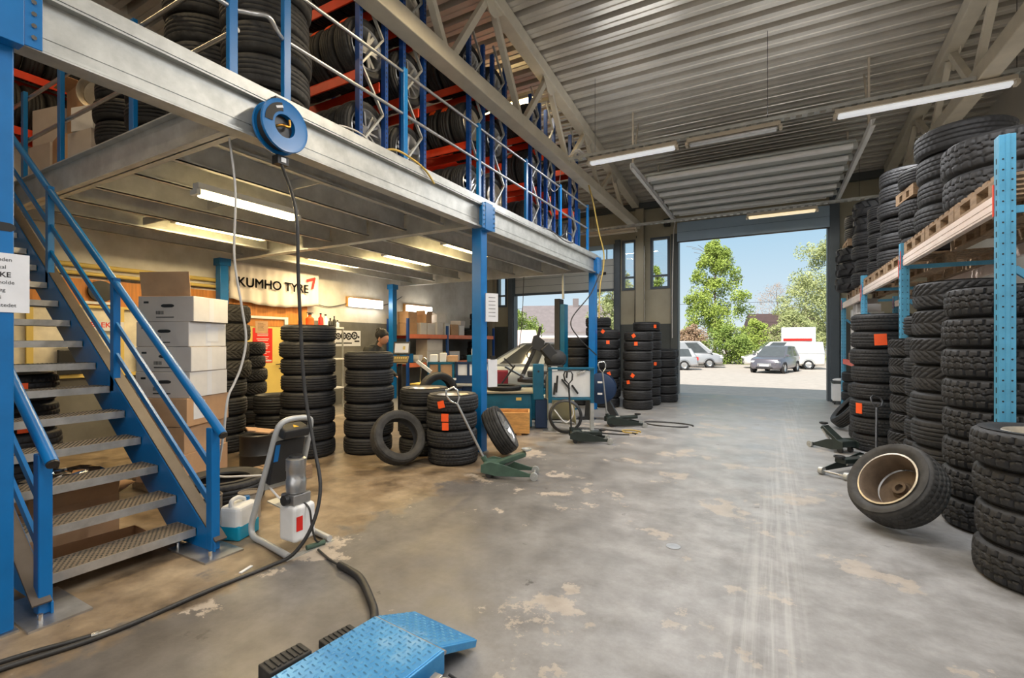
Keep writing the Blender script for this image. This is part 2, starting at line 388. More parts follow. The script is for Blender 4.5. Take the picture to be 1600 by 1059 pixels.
# roof sheet: trapezoidal ribs along X, falling towards the door wall
prof = []; y = YB
pit = .30
while y < YD + .2:
    for dy, dz in ((0, 0), (.078, 0), (.084, .014), (.104, .014), (.110, 0), (.186, 0), (.198, .19), (.288, .19)):
        prof.append((y + dy, zr(y + dy) + dz))
    y += pit
vs = []; fs = []; n = len(prof)
for x in (XL, XR): vs += [(x, py, pz) for py, pz in prof]
fs = [(i, i + 1, n + i + 1, n + i) for i in range(n - 1)]
struct(MB().add(vs, fs).build('ceiling', 'deck'))
struct(MB().b2((XL - .2, YB - .2, 8.3), (XR + .2, YD - 8, 8.4)).build('ceiling_cover', P('roof_cover', (.2, .2, .2), .9)))
struct(MB().b2((XL - .2, YD - 8.2, 7.2), (XR + .2, YD + .2, 7.3)).build('ceiling_cover', 'khaki_d'))
for x in (XL - .3, XR + .2): struct(MB().b2((x, YB - .2, 5.5), (x + .1, YD + .2, 8.4)).build('ceiling_side', 'khaki_d'))
struct(MB().b2((XL, YD + .02, 5.55), (XR, YD + .2, 7.3)).build('wall_door_top', 'khaki_d'))
struct(MB().b2((XL, YD - .16, 5.43), (XR, YD - .003, 5.60)).build('ceiling_beam', 'khaki_d'))

# roof trusses
def truss(x, label, ystart, nodes0):
    t = thing('roof_truss', label, 'truss', (x, 0, 0))
    zl = 4.83
    MB().b2((-.11, ystart, zl), (.11, YD - .02 if x < 0 else 13.9, zl + .20)).build('lower_chord', 'truss', t, bevel=.012)
    a, b = V((0, ystart, zr(ystart) - .13)), V((0, 13.95, zr(13.95) - .13))
    MB().bar(a, b, .20, .22).build('upper_chord', 'truss', t, bevel=.012)
    hp = .98; y = nodes0
    while y < 13.2:
        for k, (dy) in enumerate((-hp + .08, hp - .08)):
            y2 = y + dy
            if y2 > 13.4 or y2 < ystart: continue
            p = V((0, y + (.07 if k else -.07), zl + .2)); q = V((0, y2, zr(y2) - .24))
            MB().bar(p, q, .085, .085, (1, 0, 0)).build('diagonal', 'truss', t)
        if ystart < y + hp < 13.2:
            yy = y + hp; zz = zr(yy) - .24
            MB().prism([(yy - .28, zz + .03), (yy + .28, zz - .02), (yy + .05, zz - .2), (yy - .08, zz - .2)], .012, Matrix(((0, 0, 1, 0.052), (1, 0, 0, 0), (0, 1, 0, 0), (0, 0, 0, 1)))).build('gusset_plate', 'truss', t)
        y += 2 * hp
truss(-3.5, 'grey steel roof truss running above the mezzanine railing to the window column', -2.5, -1.13)
truss(2.42, 'grey steel roof truss running above the tall tyre rack', -2.5, -1.13)

# ---------------------------------------------------------------- mezzanine
MX = -3.40; ZB, ZT, ZD = 3.0, 3.30, 3.375
def sigma(p, q, h, t, mb, side=1):   # channel beam
    p, q = V(p), V(q); d = (q - p).normalized(); n = d.cross(V((0, 0, 1))) * side
    mb.bar(p, q, .012, h)
    for s in (-1, 1): mb.bar(p + n * .04 + V((0, 0, s * (h / 2 - .006))), q + n * .04 + V((0, 0, s * (h / 2 - .006))), .08, .012)
mz = thing('mezzanine', 'galvanised mezzanine platform on blue posts', 'mezzanine', (0, 0, 0))
Y0, Y1 = -4.0, 10.15
b = MB(); b.b2((MX - .012, Y0, ZB), (MX, Y1 - .1, ZT)); b.b2((MX - .10, Y0, ZB), (MX - .013, Y1 - .1, ZB + .012)); b.b2((MX - .10, Y0, ZT - .012), (MX - .013, Y1 - .1, ZT)); b.b2((MX, Y0, ZB), (MX + .05, Y1 - .1, ZB + .014)); b.b2((MX - .08, Y0, ZB - .012), (MX + .05, Y1 - .1, ZB - .001)); b.b2((MX, Y0, ZT - .014), (MX + .05, Y1 - .1, ZT)); b.b2((MX + .001, Y0, ZB + .09), (MX + .004, Y1 - .1, ZB + .096))
b.build('edge_beam', 'galv', mz)
b = MB(); b.b2((MX - .06, Y0, ZT + .002), (MX + .055, Y1 + .12, ZD)); b.b2((MX - .03, Y0, ZD), (MX - .02, Y1 + .1, ZD + .055)); b.build('edge_trim', 'galv', mz)
XI = -8.85
for k, y in enumerate((-3.5, 2.06, 5.25, 9.85)):
    b = MB(); b.b2((XI, y - .006, ZB), (MX - .11, y + .006, ZT))
    for z in (ZB + .006, ZT - .006): b.b2((XI, y - .06, z - .006), (MX - .11, y + .06, z + .006))
    b.build('cross_beam', 'galv_d', mz)
b = MB(); b.b2((XI, 1.965 + .16, ZT + .02), (MX - .07, Y1 + .1, ZD - .004)); b.build('deck_board', P('deck_underside', (.66, .63, .60), .55, .1, .08, 2), mz)
b = MB(); b.b2((XI, Y0, ZT + .02), (MX - .07, .86, ZD - .004)); b.build('deck_board', 'wall_o', mz)
jx = [-3.95, -4.6, -5.33, -6.13, -6.9, -7.7, -8.45]
for (ya, yb) in ((2.13, 5.18), (5.32, 9.78)):
    for x in jx:
        b = MB(); b.b2((x - .005, ya, ZB + .06), (x + .005, yb, ZT + .015))
        b.b2((x, ya, ZB + .06), (x + .06, yb, ZB + .07)); b.b2((x, ya, ZT + .005), (x + .06, yb, ZT + .015)); b.b2((x + .05, ya, ZB + .06), (x + .06, yb, ZB + .085))
        b.build('joist', 'galv_d', mz)
for x in jx[1::2]:
    MB().b2((x + .061, 3.3, ZB + .1), (x + .65, 3.32, ZB + .2)).build('joist_brace', 'galv_d', mz)
def post(y, x=None, sign=False):
    x = MX - .045 if x is None else x
    outer = x > -5
    p = MB(); p.b2((x - .075, y - .075, .012), (x + .075, y + .075, ZB - .013 if not outer else ZT - .02))
    po = p.build('post', 'blue', mz, bevel=.008)
    MB().b2((x - .09, y - .088, 0), (x + .09, y + .088, .012)).build('base_plate', 'steel', po)
    if outer:
        h = MB(); h.b2((x + .076, y - .09, ZB - .04), (x + .155, y + .09, ZT + .02)); h.b2((x + .14, y + .091, ZB - .03), (x + .15, y + .16, ZT)); h.b2((x + .14, y - .16, ZB - .03), (x + .15, y - .091, ZT))
        h.build('bracket', 'blue', po, bevel=.003)
        bt = MB()
        for i in range(5):
            for s in (-1, 1): bt.cyl((x + .151, y + s * .125, ZB + .02 + i * .06), (x + .158, y + s * .125, ZB + .02 + i * .06), .012, 6)
        bt.build('bolt', 'chrome', po)
    else:
        MB().b2((x - .1, y - .1, ZB - .14), (x + .1, y + .1, ZB - .014)).build('bracket', 'blue', po)
for y in (-3.6, .82, 5.38, 10.0): post(y)
for x, y in ((-8.72, 1.9), (-8.72, 5.0), (-8.72, 9.4)): post(y, x)
# oval slot on the near post
MB().prism([(.03 * math.cos(a) + (.035 if math.cos(a) > 0 else -.035), .022 * math.sin(a)) for a in [2 * PI * i / 20 for i in range(20)]], .002, frame_mx((MX - .045 + .0765, .835, 2.05), (0, 1, 0), (0, 0, 1))).build('slot', 'ink', mz)

# railing on the edge
rl = thing('mezzanine_railing', 'blue posts with round steel rails along the mezzanine edge', 'railing', (MX - .07, 0, ZD))
rx = MX - .07
ys = [-3.4, -1.6, .3, 2.06, 2.50, 3.92, 5.40, 6.81, 8.21, 9.72]
for y in ys:
    MB().b2((rx - .022, y - .032, ZD + .002), (rx + .022, y + .032, ZD + 1.05)).build('post', 'blue', rl, world=True, bevel=.004)
for z in (ZD + 1.0, ZD + .55):
    for a, c in zip(ys, ys[1:]):
        if a == 2.06:
            if z < ZD + .8: MB().tube(arc([(rx, a + .034, z), (rx + .06, a + .12, z + .01), (rx + .10, (a + c) / 2, z + .03), (rx + .06, c - .12, z - .01), (rx, c - .034, z)]), .019, 8).build('gate_bow', 'steel', rl, world=True, smooth=60)
            continue
        MB().tube([(rx, a + .033, z), (rx, c - .033, z)], .017, 8).build('rail', 'steel', rl, world=True, smooth=60)
# end railing along the far edge
rl2 = thing('mezzanine_railing', 'bare steel railing across the far end of the mezzanine beside the doors', 'railing', (-6, 9.95, ZD))
for x in (-3.75, -5.2, -6.6, -8.0): MB().b2((x - .03, 9.90, ZD + .002), (x + .03, 9.945, ZD + 1.05)).build('post', 'blue', rl2, world=True)
for z in (.5, 1.0): MB().tube([(-3.6, 9.97, ZD + z), (-8.5, 9.97, ZD + z)], .02, 8).build('rail', 'steel', rl2, world=True, smooth=60)
# railing beside the stair opening
rl3 = thing('opening_railing', 'dark blue railing beside the stair opening in front of the boxes', 'railing', (-6, 2.17, ZD))
for x in (-5.13, -6.71, -7.74): MB().b2((x - .04, 2.12, ZD + .002), (x + .04, 2.16, ZD + 1.05)).build('post', 'blue', rl3, world=True, bevel=.004)
for z in (.5, 1.0): MB().tube([(-3.6, 2.18, ZD + z), (-8.4, 2.18, ZD + z)], .02, 8).build('rail', 'steel', rl3, world=True, smooth=60)

# ---------------------------------------------------------------- staircase
st = thing('staircase', 'open steel staircase with blue stringers and perforated treads up to the mezzanine', 'staircase', (-3.45, 1.5, 0))
RUN, RISE = .263, .192; YN, YF = 1.05, 1.90
nx = lambda i: -3.62 - RUN * i; nz = lambda i: .14 + RISE * i
sl = V((-RUN, 0, RISE)).normalized(); nrm = V((RISE, 0, RUN)).normalized()
for y, s in ((YN, 1), (YF, -1)):
    p = V((-3.42, y, .02)); q = p + V((-RUN * 17.2, 0, RISE * 17.2))
    # the web leans with the stair; feet cut level
    mb = MB(); ww = .25
    mx = Matrix(((1, 0, 0, 0), (0, 0, 1, y), (0, 1, 0, 0), (0, 0, 0, 1)))
    mb.prism([(-3.40, .012), (-3.93, .012), (q.x - .32, q.z - .02), (q.x - .06, q.z + .10), (-3.40, .07)], .010, mx)
    so = mb.build('stringer', 'blue', st, world=True)
    fl = MB(); fl.bar(V((-3.40, y - s * .042, .08)), V((q.x - .06, y - s * .042, q.z + .11)), .08, .012); fl.build('flange', 'dusty', so, world=True)
    MB().b2((-3.75, y - .13, 0), (-3.28, y + .13, .011)).build('foot_plate', 'steel', so, world=True)
    MB().cyl((-3.33, y - .07, .011), (-3.33, y - .07, .06), .012, 8).build('anchor_bolt', 'chrome', so, world=True); MB().cyl((-3.70, y - .09, .011), (-3.70, y - .09, .05), .012, 8).build('anchor_bolt', 'chrome', so, world=True)
gm = P('stair_tread_steel', (.50, .49, .47), .42, .7, .18, 9); gt = P('worn_tread_top', srgb(128, 116, 102), .6, .35, .18, 10)
for i in range(17):
    x, z = nx(i), nz(i)
    mb = MB(); y0, y1 = YN + .008, YF - .008
    mb.b2((x - .004, y0, z - .055), (x, y1, z)); mb.b2((x - .25, y0, z - .055), (x - .246, y1, z)); mb.b2((x - .25, y0, z - .05), (x, y0 + .004, z)); mb.b2((x - .25, y1 - .004, z - .05), (x, y1, z))
    tr = mb.build('tread', gm, st, world=True)
    tp = MB(); tp.b2((x - .246, y0 + .004, z - .006), (x - .004, y1 - .004, z))
    tp.build('tread_top', gt, tr, world=True)
    if i < 8:
        dm = MB()
        for a in range(9):
            for b_ in range(28):
                cx, cy = x - .024 - a * .025, y0 + .03 + b_ * .029 + (a % 2) * .0145
                dm.box((cx, cy, z + .0015), (.011, .004, .003)); dm.box((cx, cy, z + .0015), (.004, .011, .003))
        dm.build('grip_pattern', MT['khaki_d'], tr, world=True)
for y, lab in ((YF + .02, 'far'), (YN - .02, 'near')):
    xn = -3.46
    np_ = MB(); np_.b2((xn - .035, y - .03, .012), (xn + .035, y + .03, .87)); np_.build('newel_post', 'blue', st, world=True, bevel=.006)
    for i in ((5.3, 10.5, 15.5)):
        x = nx(0) - RUN * i + .1; z = nz(0) + RISE * i
        MB().b2((x - .03, y - .025, z - .1), (x + .03, y + .025, z + .86)).build('baluster', 'blue', st, world=True)
    off = RISE / RUN
    a = V((-3.34, y, .83)); d = V((-RUN * 17, 0, RISE * 17))
    hr = MB().tube([a, a + d], .03, 12).build('handrail', 'blue', st, world=True, smooth=50)
    MB().tube([a, a - d.normalized() * .012], .028, 12).build('end_cap', 'black', hr, world=True)
    for hgt in (.58, .32):
        p = V((-3.48, y, .13 + hgt - .12)); MB().bar(p, p + d, .018, .045).build('mid_rail', 'blue', st, world=True)

# ---------------------------------------------------------------- sign on the near post
sg = thing('paper_notice', 'laminated white paper notice taped to the near blue post', 'notice', (MX - .045 + .078, .845, 1.77))
MB().box((0, 0, 0), (.003, .21, .297)).build('sheet', 'paper', sg)
for k, (tx, sz) in enumerate((('Kunden', .026), ('skal', .026), ('IKKE', .036), ('oppholde', .026), ('seg', .026), ('i', .026), ('verkstedet', .026))):
    text('lettering', tx, sz, frame_mx((MX - .045 + .0802, .845, 1.885 - k * .038), (0, 1, 0), (0, 0, 1)), 'ink', sg, .0002, bold=.0006 if k == 2 else 0.)
# ---------------------------------------------------------------- tyres
def tyre_mesh(name, kind, OD, W, RD, mat='rubber', nu=180, lowpoly=False):
    """axis along Z, standing on z=0"""
    Ro, Rr = OD / 2, RD / 2
    if lowpoly: nu = 72
    nj = 20 if not lowpoly else 8
    z0, z1 = .125 * W, .875 * W
    dep = .011 if kind in ('rib', 'vee', 'fine') else .014
    if kind == 'lug': dep = .034
    rows = []   # (kindflag, r, z, j)
    side = [(Rr - .004, .17 * W), (Rr + .002, .10 * W), (Rr + .016, .085 * W), (Rr + .30 * (Ro - Rr), .015 * W), (Rr + .52 * (Ro - Rr), 0.), (Rr + .74 * (Ro - Rr), .008 * W), (Ro - .044, .028 * W), (Ro - .026, .062 * W), (Ro - .014, .098 * W)]
    for r, z in side: rows.append((0, r, z, 0))
    for j in range(nj + 1):
        t = j / nj; rows.append((1, Ro - .009 * abs(2 * t - 1) ** 3, z0 + (z1 - z0) * t, t))
    for r, z in reversed(side): rows.append((0, r, W - z, 0))
    rows.append((0, Rr + .03, .80 * W, 0)); rows.append((0, Ro - .05, .62 * W, 0)); rows.append((0, Ro - .05, .38 * W, 0)); rows.append((0, Rr + .03, .20 * W, 0))
    def pat(i, t):
        a = i; j = round(t * nj)
        if lowpoly: return 1.0 if (kind == 'rib' and j in (2, 4, 6)) else 0.
        if kind == 'rib':
            if j in (4, 8, 12, 16): return 1.
            if (j <= 3 or j >= 17) and a % 5 == 0: return .4
            return 0.
        if kind == 'fine':
            if j in (5, 10, 15): return 1.
            if (a + (j // 5) * 2) % 4 == 0: return .55
            return 0.
        if kind == 'block':
            band = (0 if j < 4 else 1 if j < 10 else 2 if j < 16 else 3)
            zig = (a // 3) % 2
            if j in (4 + zig, 10 + (1 - zig), 16 - zig): return 1.
            sh = (0, 3, 1, 4)[band]; slant = (j // 2) if band in (1, 2) else 0
            if (a + sh + slant) % 6 == 0: return 1.
            if (a + sh + slant) % 6 == 3: return .25
            return 0.
        if kind == 'vee':
            k = abs(j - nj / 2)
            if j in (10,): return .8
            if (a - int(k * .9)) % 6 in (0, 1): return 1.
            if j in (4, 16) and (a % 6) < 4: return .7
            return 0.
        if kind == 'lug':
            s_ = 1 if j < nj / 2 else -1; k = abs(j - nj / 2)
            ph = (a + (0 if s_ > 0 else 9) + k * .55) % 18
            return 0. if ph < 7 else 1.
        return 0.
    vs = []; fs = []; m = len(rows)
    for i in range(nu):
        an = 2 * PI * i / nu; ca, sa = math.cos(an), math.sin(an)
        for fl, r, z, t in rows:
            if fl: r = r - dep * pat(i, t)
            elif kind == 'block' and abs(r - (Ro - .014)) < 1e-6 and (i % 6 in (0,)): r -= .010
            vs.append((r * ca, r * sa, z))
    for i in range(nu):
        l = (i + 1) % nu
        for k in range(m):
            k2 = (k + 1) % m; fs.append((i * m + k, l * m + k, l * m + k2, i * m + k2))
    me = bpy.data.meshes.new(name); me.from_pydata(vs, [], fs); me.update(); me.materials.append(MT[mat])
    me.shade_smooth(); me.set_sharp_from_angle(angle=R(50))
    return me
TM = {}
def tm(kind, OD, W, RD, mat='rubber', low=False):
    k = (kind, OD, W, RD, mat, low)
    if k not in TM: TM[k] = tyre_mesh('tyre', kind, OD, W, RD, mat, 180, low)
    return TM[k]
RM = {}
def rim_meshes(style, RD, W):
    k = (style, RD, W)
    if k in RM: return RM[k]
    r = RD / 2 - .006; b = MB()
    b.lathe([(r + .008, .99 * W * .93), (r - .004, .90 * W), (r - .012, .80 * W), (r - .035, .6 * W), (r - .04, .3 * W), (r - .012, .16 * W), (r + .006, .09 * W), (r + .002, .09 * W), (r - .016, .16 * W), (r - .046, .3 * W), (r - .041, .6 * W), (r - .018, .80 * W), (r - .010, .90 * W), (r + .002, .95 * W)], 40, closed=True)
    if style == 'alloy':
        for i in range(10):
            a = 2 * PI * i / 10
            p = V((.045 * math.cos(a), .045 * math.sin(a), .80 * W)); q = V(((r - .02) * math.cos(a + .05), (r - .02) * math.sin(a + .05), .88 * W)); b.bar(p, q, .022, .02)
        b.cyl((0, 0, .70 * W), (0, 0, .84 * W), .055, 20)
    elif style == 'five':
        for i in range(5):
            a = 2 * PI * i / 5
            for s in (-.16, .16):
                p = V((.04 * math.cos(a), .04 * math.sin(a), .80 * W)); q = V(((r - .02) * math.cos(a + s), (r - .02) * math.sin(a + s), .88 * W)); b.bar(p, q, .034, .02)
        b.cyl((0, 0, .70 * W), (0, 0, .84 * W), .06, 20)
    elif style == 'barrel':
        b.lathe([(.003, .22 * W), (.06, .22 * W), (.075, .16 * W), (r - .042, .20 * W), (r - .042, .17 * W), (.003, .17 * W)], 40)
        b.lathe([(.03, .23 * W), (.05, .23 * W), (.05, .36 * W), (.03, .36 * W)], 24, closed=True)
    else:
        pr = [(r - .012, .70 * W), (r - .05, .76 * W), (r - .09, .70 * W), (.075, .74 * W), (.04, .66 * W), (.035, .66 * W), (.035, .62 * W), (.075, .68 * W), (r - .09, .64 * W), (r - .05, .70 * W), (r - .012, .64 * W)]
        b.lathe(pr, 40, closed=True)
    bt = MB()
    for i in range(5):
        a = 2 * PI * i / 5 + .3; bt.cyl((.05 * math.cos(a), .05 * math.sin(a), .72 * W), (.05 * math.cos(a), .05 * math.sin(a), .86 * W), .009, 6)
    o = b.build('rim', {'steel': 'rim_s', 'barrel': 'rim_d'}.get(style, 'alloy'), smooth=40); me = o.data; bpy.data.objects.remove(o)
    RM[k] = me; return me
def sticker_mesh(OD, z, w=.07, h=.075, tilt=0.):
    b = MB(); n = 6; r = OD / 2 + .003; vs = []; fs = []
    for i in range(n + 1):
        for k in (0, 1):
            u, v = (i / n - .5) * w, (k - .5) * h
            uu, vv = u * math.cos(tilt) - v * math.sin(tilt), u * math.sin(tilt) + v * math.cos(tilt)
            for rr in (r, r - .012): vs.append((rr * math.cos(uu / r), rr * math.sin(uu / r), z + vv))
    for i in range(n):
        a = i * 4; c = a + 4
        fs += [(a, c, c + 2, a + 2), (a + 1, a + 3, c + 3, c + 1), (a, a + 1, c + 1, c), (a + 2, c + 2, c + 3, a + 3)]
    fs += [(0, 2, 3, 1), (n * 4, n * 4 + 1, n * 4 + 3, n * 4 + 2)]
    return b.add(vs, fs)
def tyre(label, me, loc, rot=(0, 0, 0), group=None, spec=None, rim=None, stickers=(), name='tyre'):
    kind, OD, W, RD = spec[:4]
    o = bpy.data.objects.new(name if not rim else 'wheel', me if not rim else None); COL.objects.link(o)
    o.matrix_basis = Matrix.Translation(loc) @ (rot if isinstance(rot, Matrix) else Euler(rot).to_matrix().to_4x4())
    tag(o, label, 'tyre' if not rim else 'wheel', group)
    if rim:
        c = bpy.data.objects.new('tyre', me); COL.objects.link(c); c.parent = o
        c = bpy.data.objects.new('rim', rim_meshes(rim, RD, W)); COL.objects.link(c); c.parent = o
    for (ang, z, tilt, *wh) in stickers:
        w, h = wh if wh else (.075, .08)
        s = sticker_mesh(OD, W * z, w, h, tilt).build('sticker', 'sticker', o); s.rotation_euler = (0, 0, ang)
        s['label'] = 'orange sticker'
    return o
ORD = ['', 'second', 'third', 'fourth', 'fifth', 'sixth', 'seventh', 'eighth', 'ninth']
def stack(x, y, z, n, spec, phrase, group=None, jit=.018, rims=None, stk=None, mat='rubber', top_rim=None, low=False, sizes=None, word='tyre', over=None):
    """spec: kind, OD, W, RD ; stk {index from the top: [(angle,z,tilt)]}; angles in world direction"""
    for i in range(n):           # i from the bottom
        sp = (over or {}).get(n - 1 - i, spec)
        k, OD, W, RD = sp
        me = tm(k, OD, W, RD, mat, low); it = n - 1 - i
        place = 'top' if it == 0 else 'bottom' if i == 0 else ORD[it] + ' from top'
        if n == 1: lab = '%s' % phrase
        else: lab = {'top': 'topmost %s of %s', 'bottom': 'bottom %s of %s'}.get(place, ORD[it] + ' %s from the top of %s') % (word, phrase)
        rz = rnd.uniform(0, 6.28)
        dx, dy = (rnd.uniform(-jit, jit), rnd.uniform(-jit, jit))
        st_ = [(a - rz, zz, t, *r_) for (a, zz, t, *r_) in (stk or {}).get(it, [])]
        rim = (rims or (top_rim if it == 0 else None))
        sq = rnd.uniform(.955, 1.0); tyre(lab, me, (x + dx, y + dy, z), Matrix.Rotation(rz, 4, 'Z') @ Matrix.Diagonal((sq, sq, 1, 1)), group or ('stack: ' + phrase), sp, rim, st_)
        z += W + .002
    return z
CAMDIR = lambda x, y: math.atan2(-y, -x)

# big stacks left of the drive lane
S_road = ('rib', .70, .21, .42); S_r2 = ('rib', .66, .22, .42); S_ms = ('fine', .64, .205, .40); S_bl = ('block', .72, .23, .43)
S_vee = ('vee', .72, .255, .42); S_sm = ('rib', .62, .208, .39); S_dk = ('fine', .70, .23, .43)
stack(-5.34, 4.18, 0.002, 8, S_road, 'the eight-tyre stack behind the hydraulic cart', jit=.01)
stack(-4.81, 4.73, 0.002, 6, ('rib', .665, .222, .42), 'the stack behind the leaning empty tyre', jit=.012)
stack(-5.44, 5.32, 0.002, 6, ('rib', .60, .205, .39), 'the half-hidden stack beside the crouching mechanic', low=True)
stack(-4.12, 5.06, 0.002, 4, ('rib', .68, .215, .42), 'the wheel stack just behind the stickered one', top_rim='steel', jit=.004)
ca = CAMDIR(-3.49, 4.84)
stack(-3.48, 4.81, 0.002, 4, ('fine', .645, .208, .40), 'the short stickered stack against the blue post', top_rim='steel', jit=.008,
      stk={0: [(ca - .45, .50, .25, .085, .085)], 1: [(ca - .26, .78, 0, .09, .09), (ca - .24, .28, 0, .08, .09)]})
# tyre left of S1 standing in a white-labelled stack with drum
stack(-6.00, 4.21, 0.002, 3, ('rib', .62, .25, .42), 'the low stack between boxes and the eight-tyre stack')
# V-tread stack beside the boxes and the thin one by the door
stack(-6.56, 3.75, .002, 4, ('rib', .66, .245, .40), 'the lower half of the tall stack beside the boxes')
stack(-6.56, 3.75, .992, 4, ('vee', .72, .245, .42), 'the arrow-tread upper stack beside the boxes', jit=.012, mat='rubber_w')
stack(-7.30, 4.55, .002, 3, ('rib', .62, .215, .39), 'the lower narrow stack by the cream door', stk={2: [(CAMDIR(-7.30, 4.55) + .5, .5, 0)]})
stack(-7.30, 4.55, .655, 4, ('vee', .60, .205, .39), 'the upper narrow stack by the cream door')
# leaning tyres
def lean(label, spec, foot, face, tilt, mat='rubber', rim=None, name='tyre', roll=0.):
    """tyre standing on the floor, axis in heading `face`, tipped back by tilt"""
    kind, OD, W, RD = spec
    f = V((math.cos(face), math.sin(face), 0)); up = V((0, 0, 1))
    ax = (f * math.cos(tilt) + up * math.sin(tilt)).normalized()      # axis points to the viewer side and up
    u2 = (up * math.cos(tilt) - f * math.sin(tilt)).normalized(); side = u2.cross(ax)
    m = Matrix((side, u2, ax)).transposed().to_4x4()
    # lowest point: the front lower rim edge
    low = min(0, -W * math.sin(tilt)) if False else 0
    c0 = V((foot[0], foot[1], 0)) + u2 * (OD / 2) - ax * 0
    m.translation = c0 + up * (0.004 + W * 0)
    m = m @ Matrix.Rotation(roll, 4, 'Z')
    return tyre(label, tm(kind, OD, W, RD, mat), (0, 0, 0), m, None, spec, rim, name=name)
lean('empty dusty tyre leaning on edge against the wheel stacks near the blue post', ('rib', .655, .19, .43), (-3.85, 4.28), R(-26), R(27), 'rubber_w')
lean('alloy wheel tipped on edge against the blue post beside the green jack', ('rib', .64, .215, .45), (-3.02, 5.33), R(24), R(30), 'rubber_w', 'five')
# stacks by the door wall
fs = [
 (-2.62, 10.62, 8, ('rib', .66, .212, .41), 'the stickered stack nearest the open doorway', {0: [(R(-95), .55, .6)], 1: [(R(-85), .75, 0)], 4: [(R(-95), .5, -.6)], 5: [(R(-112), .8, .2)]}),
 (-3.36, 10.62, 8, ('rib', .68, .218, .41), 'the stickered stack next to the dark hose reel', {0: [(R(-82), .8, -.6)], 1: [(R(-62), .7, 0)], 4: [(R(-60), .5, .4)], 5: [(R(-90), .3, -.3)]}),
 (-4.08, 10.75, 7, ('rib', .66, .225, .41), 'the dark stack right behind the mezzanine corner post', {}),
 (-3.80, 11.42, 9, ('fine', .64, .23, .40), 'the tall stack behind the dark corner stack', {}),
 (-2.60, 11.45, 9, ('rib', .66, .215, .41), 'the stack just behind the stickered doorway stack', {0: [(R(-40), .5, 0)], 4: [(R(-45), .5, 0)]}),
 (-2.37, 12.25, 6, ('rib', .66, .212, .41), 'the lower stack tucked beside the door jamb', {}),
 (-2.46, 12.97, 6, ('rib', .66, .215, .41), 'the rearmost low stack touching the door post', {0: [(R(-50), .5, 0)]}),
]
for x, y, n, sp, ph, sk in fs: stack(x, y, .002, n, sp, ph, stk=sk, low=False)

# right side stacks on the floor
S_rt0 = ('block', .74, .232, .44)
stack(1.50, 4.10, .002, 4, S_rt0, 'the front stack cut by the picture edge', top_rim='steel', jit=.02)
stack(1.58, 5.12, .002, 8, ('block', .70, .236, .43), 'the tall block-tread stack beside the light blue upright', jit=.012)
stack(1.53, 5.88, .002, 8, ('vee', .70, .255, .42), 'the arrow-tread stack behind the leaning wheel', jit=.014, over={4: ('rib', .72, .25, .42), 5: ('rib', .72, .25, .42), 6: ('rib', .70, .25, .42), 7: ('rib', .70, .25, .42)})
stack(1.55, 6.54, .002, 8, ('rib', .58, .218, .40), 'the slim stack behind the arrow-tread stack', jit=.014)
stack(1.50, 7.12, .002, 7, ('vee', .56, .215, .40), 'the slim stack next to the dark stickered one', jit=.012)
sa = CAMDIR(1.3, 8.1)
stack(1.31, 8.10, .002, 8, S_dk, 'the dark stickered stack behind the jack handle', jit=.018, stk={1: [(sa - .0, .5, .05, .14, .15)], 5: [(sa - .72, .5, 0, .09, .14)]})
stack(1.36, 8.98, .002, 4, ('fine', .62, .208, .40), 'the low stack hidden behind the dark stickered stack', stk={1: [(CAMDIR(1.3, 8.9) - .8, .2, 0)]})
stack(1.66, 12.45, .002, 4, ('rib', .66, .208, .41), 'the far low stack at the end of the rack', low=False)
stack(2.08, 11.8, .002, 3, ('rib', .62, .208, .40), 'the three-tyre stack beside the far low stack', low=True)
# leaning wheel in front of the right stacks
lw = lean('large mud-brown wheel with a deep bare rim leaning against the right-hand stacks', ('fine', .66, .24, .44), (.79, 4.68), R(-142), R(35), 'rubber_w', 'barrel', roll=.4)
MB().lathe([(.212, .217), (.223, .221), (.225, .227), (.212, .229)], 44, closed=True).build('rim_lip', 'rim_s', lw, smooth=40)
lean('dark tyre tipped against the stickered stack beyond the trolley jacks', ('rib', .66, .20, .42), (1.02, 9.75), R(183), R(40), 'rubber')
# ---------------------------------------------------------------- tyre racks on the mezzanine
RY = [(3.44, 3.80), (4.08, 4.44), (5.41, 5.77), (6.03, 6.41), (7.30, 7.66), (7.93, 8.29), (9.13, 9.50)]
XF, XBK = -3.64, -6.3
LV = [None, 4.20, 5.02]   # beam centre heights
ordn = ['first', 'second', 'third', 'fourth', 'fifth', 'sixth', 'seventh']
def rack_frame(t, x, y0, y1):
    for y in (y0, y1):
        m = MB(); m.b2((x - .03, y - .022, ZD + .004), (x + .03, y + .022, 5.74))
        u = m.build('upright', 'blue_rack', t, world=True)
        h = MB()
        for k in range(46): h.box((x + .0305, y, ZD + .08 + k * .05), (.001, .014, .02))
        h.build('hole_row', 'ink', u, world=True)
        MB().b2((x - .045, y - .045, ZD + .001), (x + .045, y + .045, ZD + .0035)).build('foot', 'blue_rack', t, world=True)
    m = MB(); z = ZD + .12; k = 0
    while z < 5.5:
        a, b_ = (y0 + .026, y1 - .026) if k % 2 == 0 else (y1 - .026, y0 + .026)
        m.bar((x, a, z), (x, b_, z + .40), .02, .03, (1, 0, 0)); z += .40; k += 1
    m.build('zigzag_brace', 'galv', t, world=True)
rims = ['alloy', 'five', 'alloy', 'steel']
tl = ['bottom', 'middle', 'top']
